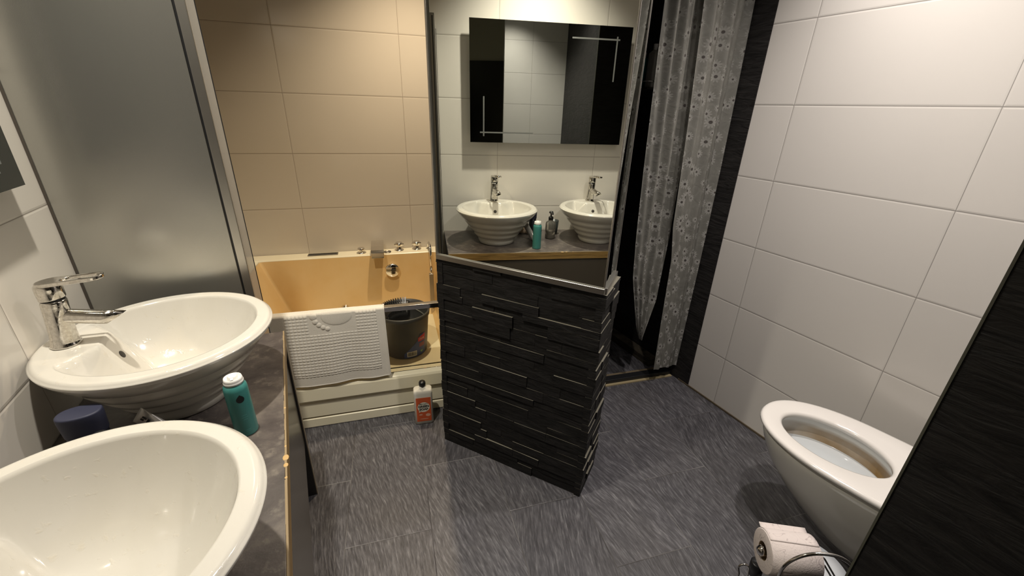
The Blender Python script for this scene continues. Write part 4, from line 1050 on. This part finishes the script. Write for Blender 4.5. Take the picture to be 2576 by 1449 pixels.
# ------------------------------------------------------------------ toilet paper stand
rc = Vector((0.862, 0.311, 0.546)); ax = Vector((math.sin(R(125)), math.cos(R(125)), 0)); sd = Vector((ax.y, -ax.x, 0))
pole_xy = rc + ax * 0.122
base = Vector((pole_xy.x, pole_xy.y, 0))
st = thing('paper_stand', 'chrome wire toilet roll stand with curved guard beside the toilet', 'toilet roll stand', base)
def lc(v): return Vector(v) - base
MB().lathe([(0, 0.001), (0.060, 0.001), (0.062, 0.006), (0.056, 0.012), (0.010, 0.016), (0, 0.016)], 48).build('base_plate', M_CHROME, st)
MB().tube([(0, 0, 0.015), (0, 0, 0.30), lc(pole_xy + ZU * -0.02), lc(pole_xy + ZU * -0.006), lc(pole_xy - ax * 0.006), lc(rc + ax * 0.06), lc(rc - ax * 0.006)], 0.0045).build('pole', M_CHROME, st)
MB().lathe([(0, -0.013), (0.009, -0.010), (0.013, 0), (0.009, 0.010), (0, 0.013)], 20, Matrix.Translation(lc(rc - ax * 0.001)) ).build('end_ball', M_CHROME, st)

ro = thing('toilet_roll', 'white printed toilet paper roll on the chrome stand', 'toilet roll', rc)
Mrot = Matrix((( -sd.x, 0, ax.x, 0), (-sd.y, 0, ax.y, 0), (0, 1, 0, 0), (0, 0, 0, 1)))
def paper_mat():
    m, nt, b = newmat('printed tissue'); p = pos(nt)
    n = noise(nt, p, 30, 1, 0.4, 1.2); l = M(nt, 'LESS_THAN', M(nt, 'ABSOLUTE', M(nt, 'SUBTRACT', n, 0.5)), 0.008)
    n2 = noise(nt, p, 300, 2)
    nt.links.new(mix(nt, M(nt, 'MULTIPLY', l, 0.55), (0.60, 0.53, 0.50), (0.30, 0.25, 0.245)), b.inputs['Base Color']); b.inputs['Roughness'].default_value = 0.9
    bump(nt, b, n2, 0.3, 0.002); return m
RR = 0.049; RH = 0.021; RL = 0.110
MB().lathe([(RH, 0), (RR - 0.002, 0), (RR, 0.001), (RR, RL - 0.001), (RR - 0.002, RL), (RH, RL), (RH, 0)], 64, Mrot).build('paper', paper_mat(), ro)
MB().lathe([(RH - 0.001, 0.001), (RH - 0.0003, 0.0005), (RH - 0.0003, RL - 0.001), (RH - 0.001, RL - 0.001), (RH - 0.001, 0.001)], 32, Mrot).build('core', simple('brown cardboard', (0.22, 0.15, 0.08), 0.8), ro)
def sheet(i, j):     # loose end of the paper leaving the top of the roll towards the toilet side
    a = R(100) - R(60) * min(1.0, j * 1.6); q = max(0.0, j - 0.625) * 0.05
    out = -sd * math.cos(a) + ZU * math.sin(a); tang = -sd * math.sin(a) - ZU * math.cos(a)
    return ax * (0.002 + i * (RL - 0.004)) + out * (RR + 0.0012) + (tang * 1.0 + ZU * 0.9) * q
MB().grid(sheet, 8, 24).build('loose_sheet', paper_mat(), ro, solid=0.0006)

# curved guard, shelf wire and side hairpins of the stand
ax_ = ax
c0 = rc + ax * 0.100 + Vector((-0.042, -0.040, 0.014))
MB().tube([lc(c0 - ax * 0.076 - ZU * 0.06)] + [lc(c0 + 0.076 * (-math.cos(t_) * ax) + 0.076 * math.sin(t_) * ZU) for t_ in [PI * k / 24 for k in range(25)]] + [lc(c0 + ax * 0.076 - ZU * 0.06)], 0.0036).build('guard_arc', M_CHROME, st)
MB().tube([lc(rc - ax * 0.01 + sd * -0.0 + Vector((-0.020, -0.050, -0.052))), lc(rc + ax * 0.135 + Vector((-0.020, -0.050, -0.052)))], 0.0022).build('shelf_wire', M_CHROME, st)
for dk_ in (0.0, 0.022):
    e_ = rc + ax * (0.125 + 0.3 * dk_) + ZU * (0.012 - dk_)
    MB().tube([lc(e_ - ax * 0.006 - ZU * 0.004), lc(e_), lc(e_ + ax * 0.012 - ZU * 0.010), lc(e_ + ax * 0.055 - ZU * 0.070)], 0.0022).build('hairpin_wire', M_CHROME, st)
q0_ = rc + Vector((-0.035, 0.010, -0.055))
MB().tube([lc(q0_ + Vector((-0.014, 0, -0.10))), lc(q0_ + Vector((-0.013, 0, -0.01)))] + [lc(q0_ + 0.012 * (-math.cos(t_) * ax) + 0.014 * math.sin(t_) * ZU) for t_ in [PI * k / 10 for k in range(11)]] + [lc(q0_ + Vector((0.016, -0.008, -0.035))), lc(q0_ + Vector((0.016, -0.008, -0.10)))], 0.0022).build('side_loop', M_CHROME, st)
MB().lathe([(0, -0.04), (0.016, -0.04), (0.016, -0.001), (0.014, 0.001), (0, 0.001)], 24, Matrix.Translation(lc(rc + ax * 0.022 + Vector((0.010, 0.022, -0.075))))).build('black_cap', M_BLACK, st)

# round bin
pbn = thing('waste_bin', 'small pale grey round bin in the niche beside the toilet', 'bin', (1.19, 0.305, 0))
MB().lathe([(0, 0.001), (0.085, 0.001), (0.088, 0.005), (0.098, 0.255), (0.10, 0.26)], 56).build('bin_body', simple('pale grey plastic', (0.40, 0.41, 0.42), 0.4), pbn)
MB().lathe([(0.101, 0.255), (0.103, 0.262), (0.100, 0.272), (0.06, 0.283), (0, 0.286)], 56).build('bin_lid', simple('pale blue grey lid', (0.52, 0.54, 0.56), 0.35), pbn)

# ------------------------------------------------------------------ the photographer (only seen, dimly, in the mirrors) and the phone
ph_c = -FW * 0.014 - RT * 0.055 - UP * 0.022 + Vector((0, 0, 1.5))
phone = thing('phone', 'dark phone held up in both hands, seen only in the mirrors', 'phone', ph_c)
MB().obox(-RT * 0.074 - UP * 0.036 - FW * 0.004, RT * 0.148, UP * 0.072, FW * 0.008).build('phone_body', M_BLACK, phone, bevel=0.003)
MB().obox(-RT * 0.070 - UP * 0.033 - FW * 0.0044, RT * 0.140, UP * 0.066, -FW * 0.0004).build('screen', simple('phone glass', (0.02, 0.02, 0.022), 0.1), phone)
PB = Vector((-F0.x * 0.46, -F0.y * 0.46, 0)); PR = -yaw
per = thing('person', 'person in a black top with striped collar taking the photo, seen dimly in the mirrors', 'person', PB, PR)
M_SKIN = simple('skin', (0.42, 0.25, 0.17), 0.5); M_TOPC = simple('black cotton', (0.012, 0.012, 0.013), 0.85); M_PANT = simple('dark trousers', (0.02, 0.022, 0.03), 0.85)
def to_local(v):
    d = Vector(v) - PB; c, s_ = math.cos(-PR), math.sin(-PR); return Vector((d.x * c - d.y * s_, d.x * s_ + d.y * c, d.z))
vv_ = []; ee_ = []; rr_ = []
def node(p_, r_, prev=None):
    vv_.append(tuple(p_)); rr_.append(r_); i_ = len(vv_) - 1
    if prev is not None: ee_.append((prev, i_))
    return i_
pel = node((0, 0, 0.93), (0.155, 0.105)); wai = node((0, 0, 1.06), (0.135, 0.095), pel); che = node((0, 0.01, 1.24), (0.165, 0.11), wai); shd = node((0, 0.0, 1.37), (0.12, 0.085), che)
nk = node((0, 0.01, 1.455), (0.055, 0.058), shd); hd1_ = node((0, 0.03, 1.53), (0.066, 0.078), nk); hd2_ = node((0, 0.035, 1.60), (0.078, 0.096), hd1_); hd3_ = node((0, 0.03, 1.665), (0.060, 0.075), hd2_)
for sg in (-1, 1):
    sh_ = node((sg * 0.165, 0.0, 1.355), (0.062, 0.06), shd); el = node((sg * 0.215, 0.13, 1.135), (0.045, 0.045), sh_)
    tgt = to_local(ph_c + RT * (sg * 0.088) - FW * 0.02 - UP * 0.03); fa = el
    mid_ = Vector(vv_[el]).lerp(tgt, 0.5); m1 = node(mid_, (0.038, 0.036), el); wr_ = node(Vector(vv_[el]).lerp(tgt, 0.86), (0.026, 0.022), m1); pm_ = node(tgt, (0.034, 0.020), wr_)
    rtl = (to_local(PB + RT) ).normalized(); upl = to_local(PB + UP).normalized(); fwl = to_local(PB + FW).normalized()
    for k in range(4):
        b0_ = tgt + upl * (0.028 - 0.017 * k) + fwl * 0.012 ; f1 = node(b0_ + fwl * 0.016 - rtl * sg * 0.002, (0.0095, 0.0095), pm_); f2 = node(b0_ + fwl * 0.026 - rtl * sg * (0.020 + 0.003 * (k % 2)), (0.0085, 0.0085), f1); node(b0_ + fwl * 0.026 - rtl * sg * (0.036 + 0.003 * (1 - abs(k - 1.5))), (0.0075, 0.0075), f2)
    t1 = node(tgt - fwl * 0.008 + upl * 0.030 - rtl * sg * 0.014, (0.011, 0.011), pm_); node(tgt - fwl * 0.006 + upl * 0.040 - rtl * sg * 0.040, (0.009, 0.009), t1)
    hp_ = node((sg * 0.085, 0, 0.86), (0.088, 0.09), pel); kn_ = node((sg * 0.10, 0.02, 0.49), (0.058, 0.06), hp_); an_ = node((sg * 0.105, -0.01, 0.095), (0.040, 0.042), kn_); node((sg * 0.115, 0.14, 0.045), (0.040, 0.032), an_)
me = bpy.data.meshes.new('body'); me.from_pydata(vv_, ee_, []); me.update()
bo = bpy.data.objects.new('body', me); C.objects.link(bo)
sk = bo.modifiers.new('skin', 'SKIN'); sk.use_smooth_shade = True
for i_, q in enumerate(me.skin_vertices[0].data): q.radius = rr_[i_]; q.use_root = (i_ == 0)
sb_ = bo.modifiers.new('sub', 'SUBSURF'); sb_.levels = 2; sb_.render_levels = 2
bpy.context.view_layer.update()
me2 = bpy.data.meshes.new_from_object(bo.evaluated_get(bpy.context.evaluated_depsgraph_get()))
bpy.data.objects.remove(bo)
bo = bpy.data.objects.new('body', me2); C.objects.link(bo); bo.parent = per
for m_ in (M_TOPC, M_SKIN, M_PANT, M_BLACK): me2.materials.append(m_)
hands_ = [to_local(ph_c + RT * (sg * 0.088) - FW * 0.02 - UP * 0.03) for sg in (-1, 1)]
for pl in me2.polygons:
    c_ = pl.center; pl.use_smooth = True
    if c_.z > 1.435 and math.hypot(c_.x, c_.y) < 0.14: pl.material_index = 1
    elif min((c_ - h_).length for h_ in hands_) < 0.085: pl.material_index = 1
    elif c_.z < 0.075: pl.material_index = 3
    elif c_.z < 0.92: pl.material_index = 2
    else: pl.material_index = 0
hr = MB()
def hairf(i, j):
    a = 2 * PI * i; b2 = PI * 0.52 * j; fr_ = max(0, math.sin(a)); rad = 1 - 0.0 * fr_
    bb = b2 * (1 - 0.35 * fr_)
    return (0.087 * math.sin(bb) * math.cos(a), 0.022 + 0.105 * math.sin(bb) * math.sin(a), 1.625 + 0.098 * math.cos(bb))
hr.grid(hairf, 32, 10, closeu=True); hr.build('hair', simple('dark hair', (0.015, 0.011, 0.009), 0.6), per, solid=0.006)
for sg in (-1, 1):
    MB().lathe([(0, -0.011), (0.008, -0.008), (0.011, 0), (0.008, 0.008), (0, 0.011)], 16, Matrix.Translation((sg * 0.030, 0.114, 1.605))).build('eye', M_WHITEP, per)
    MB().lathe([(0, -0.028), (0.010, -0.02), (0.014, 0), (0.010, 0.022), (0, 0.030)], 16, Matrix.Translation((sg * 0.083, 0.025, 1.595)) @ Matrix.Diagonal((0.6, 1.3, 1, 1))).build('ear', M_SKIN, per)
loft(MB(), [([(0.012 * math.cos(2 * PI * k / 12), 0.120 + 0.016 * math.sin(2 * PI * k / 12)) for k in range(12)], 1.562), ([(0.010 * math.cos(2 * PI * k / 12), 0.122 + 0.018 * math.sin(2 * PI * k / 12)) for k in range(12)], 1.572), ([(0.005 * math.cos(2 * PI * k / 12), 0.118 + 0.008 * math.sin(2 * PI * k / 12)) for k in range(12)], 1.605)]).build('nose', M_SKIN, per)
MB().tube([(-0.022, 0.108, 1.540), (-0.010, 0.1155, 1.5375), (0.0, 0.117, 1.539), (0.010, 0.1155, 1.5375), (0.022, 0.108, 1.540)], 0.0045, 8).build('mouth', simple('lips', (0.35, 0.14, 0.11), 0.5), per)
MB().tube([Vector((0, 0.008, 1.432)) + Vector((0.078 * math.cos(2 * PI * k / 24), 0.078 * math.sin(2 * PI * k / 24), -0.012 * math.sin(2 * PI * k / 24))) for k in range(24)], 0.008, 8, closed=True).build('striped_collar', M_WHITEP, per)
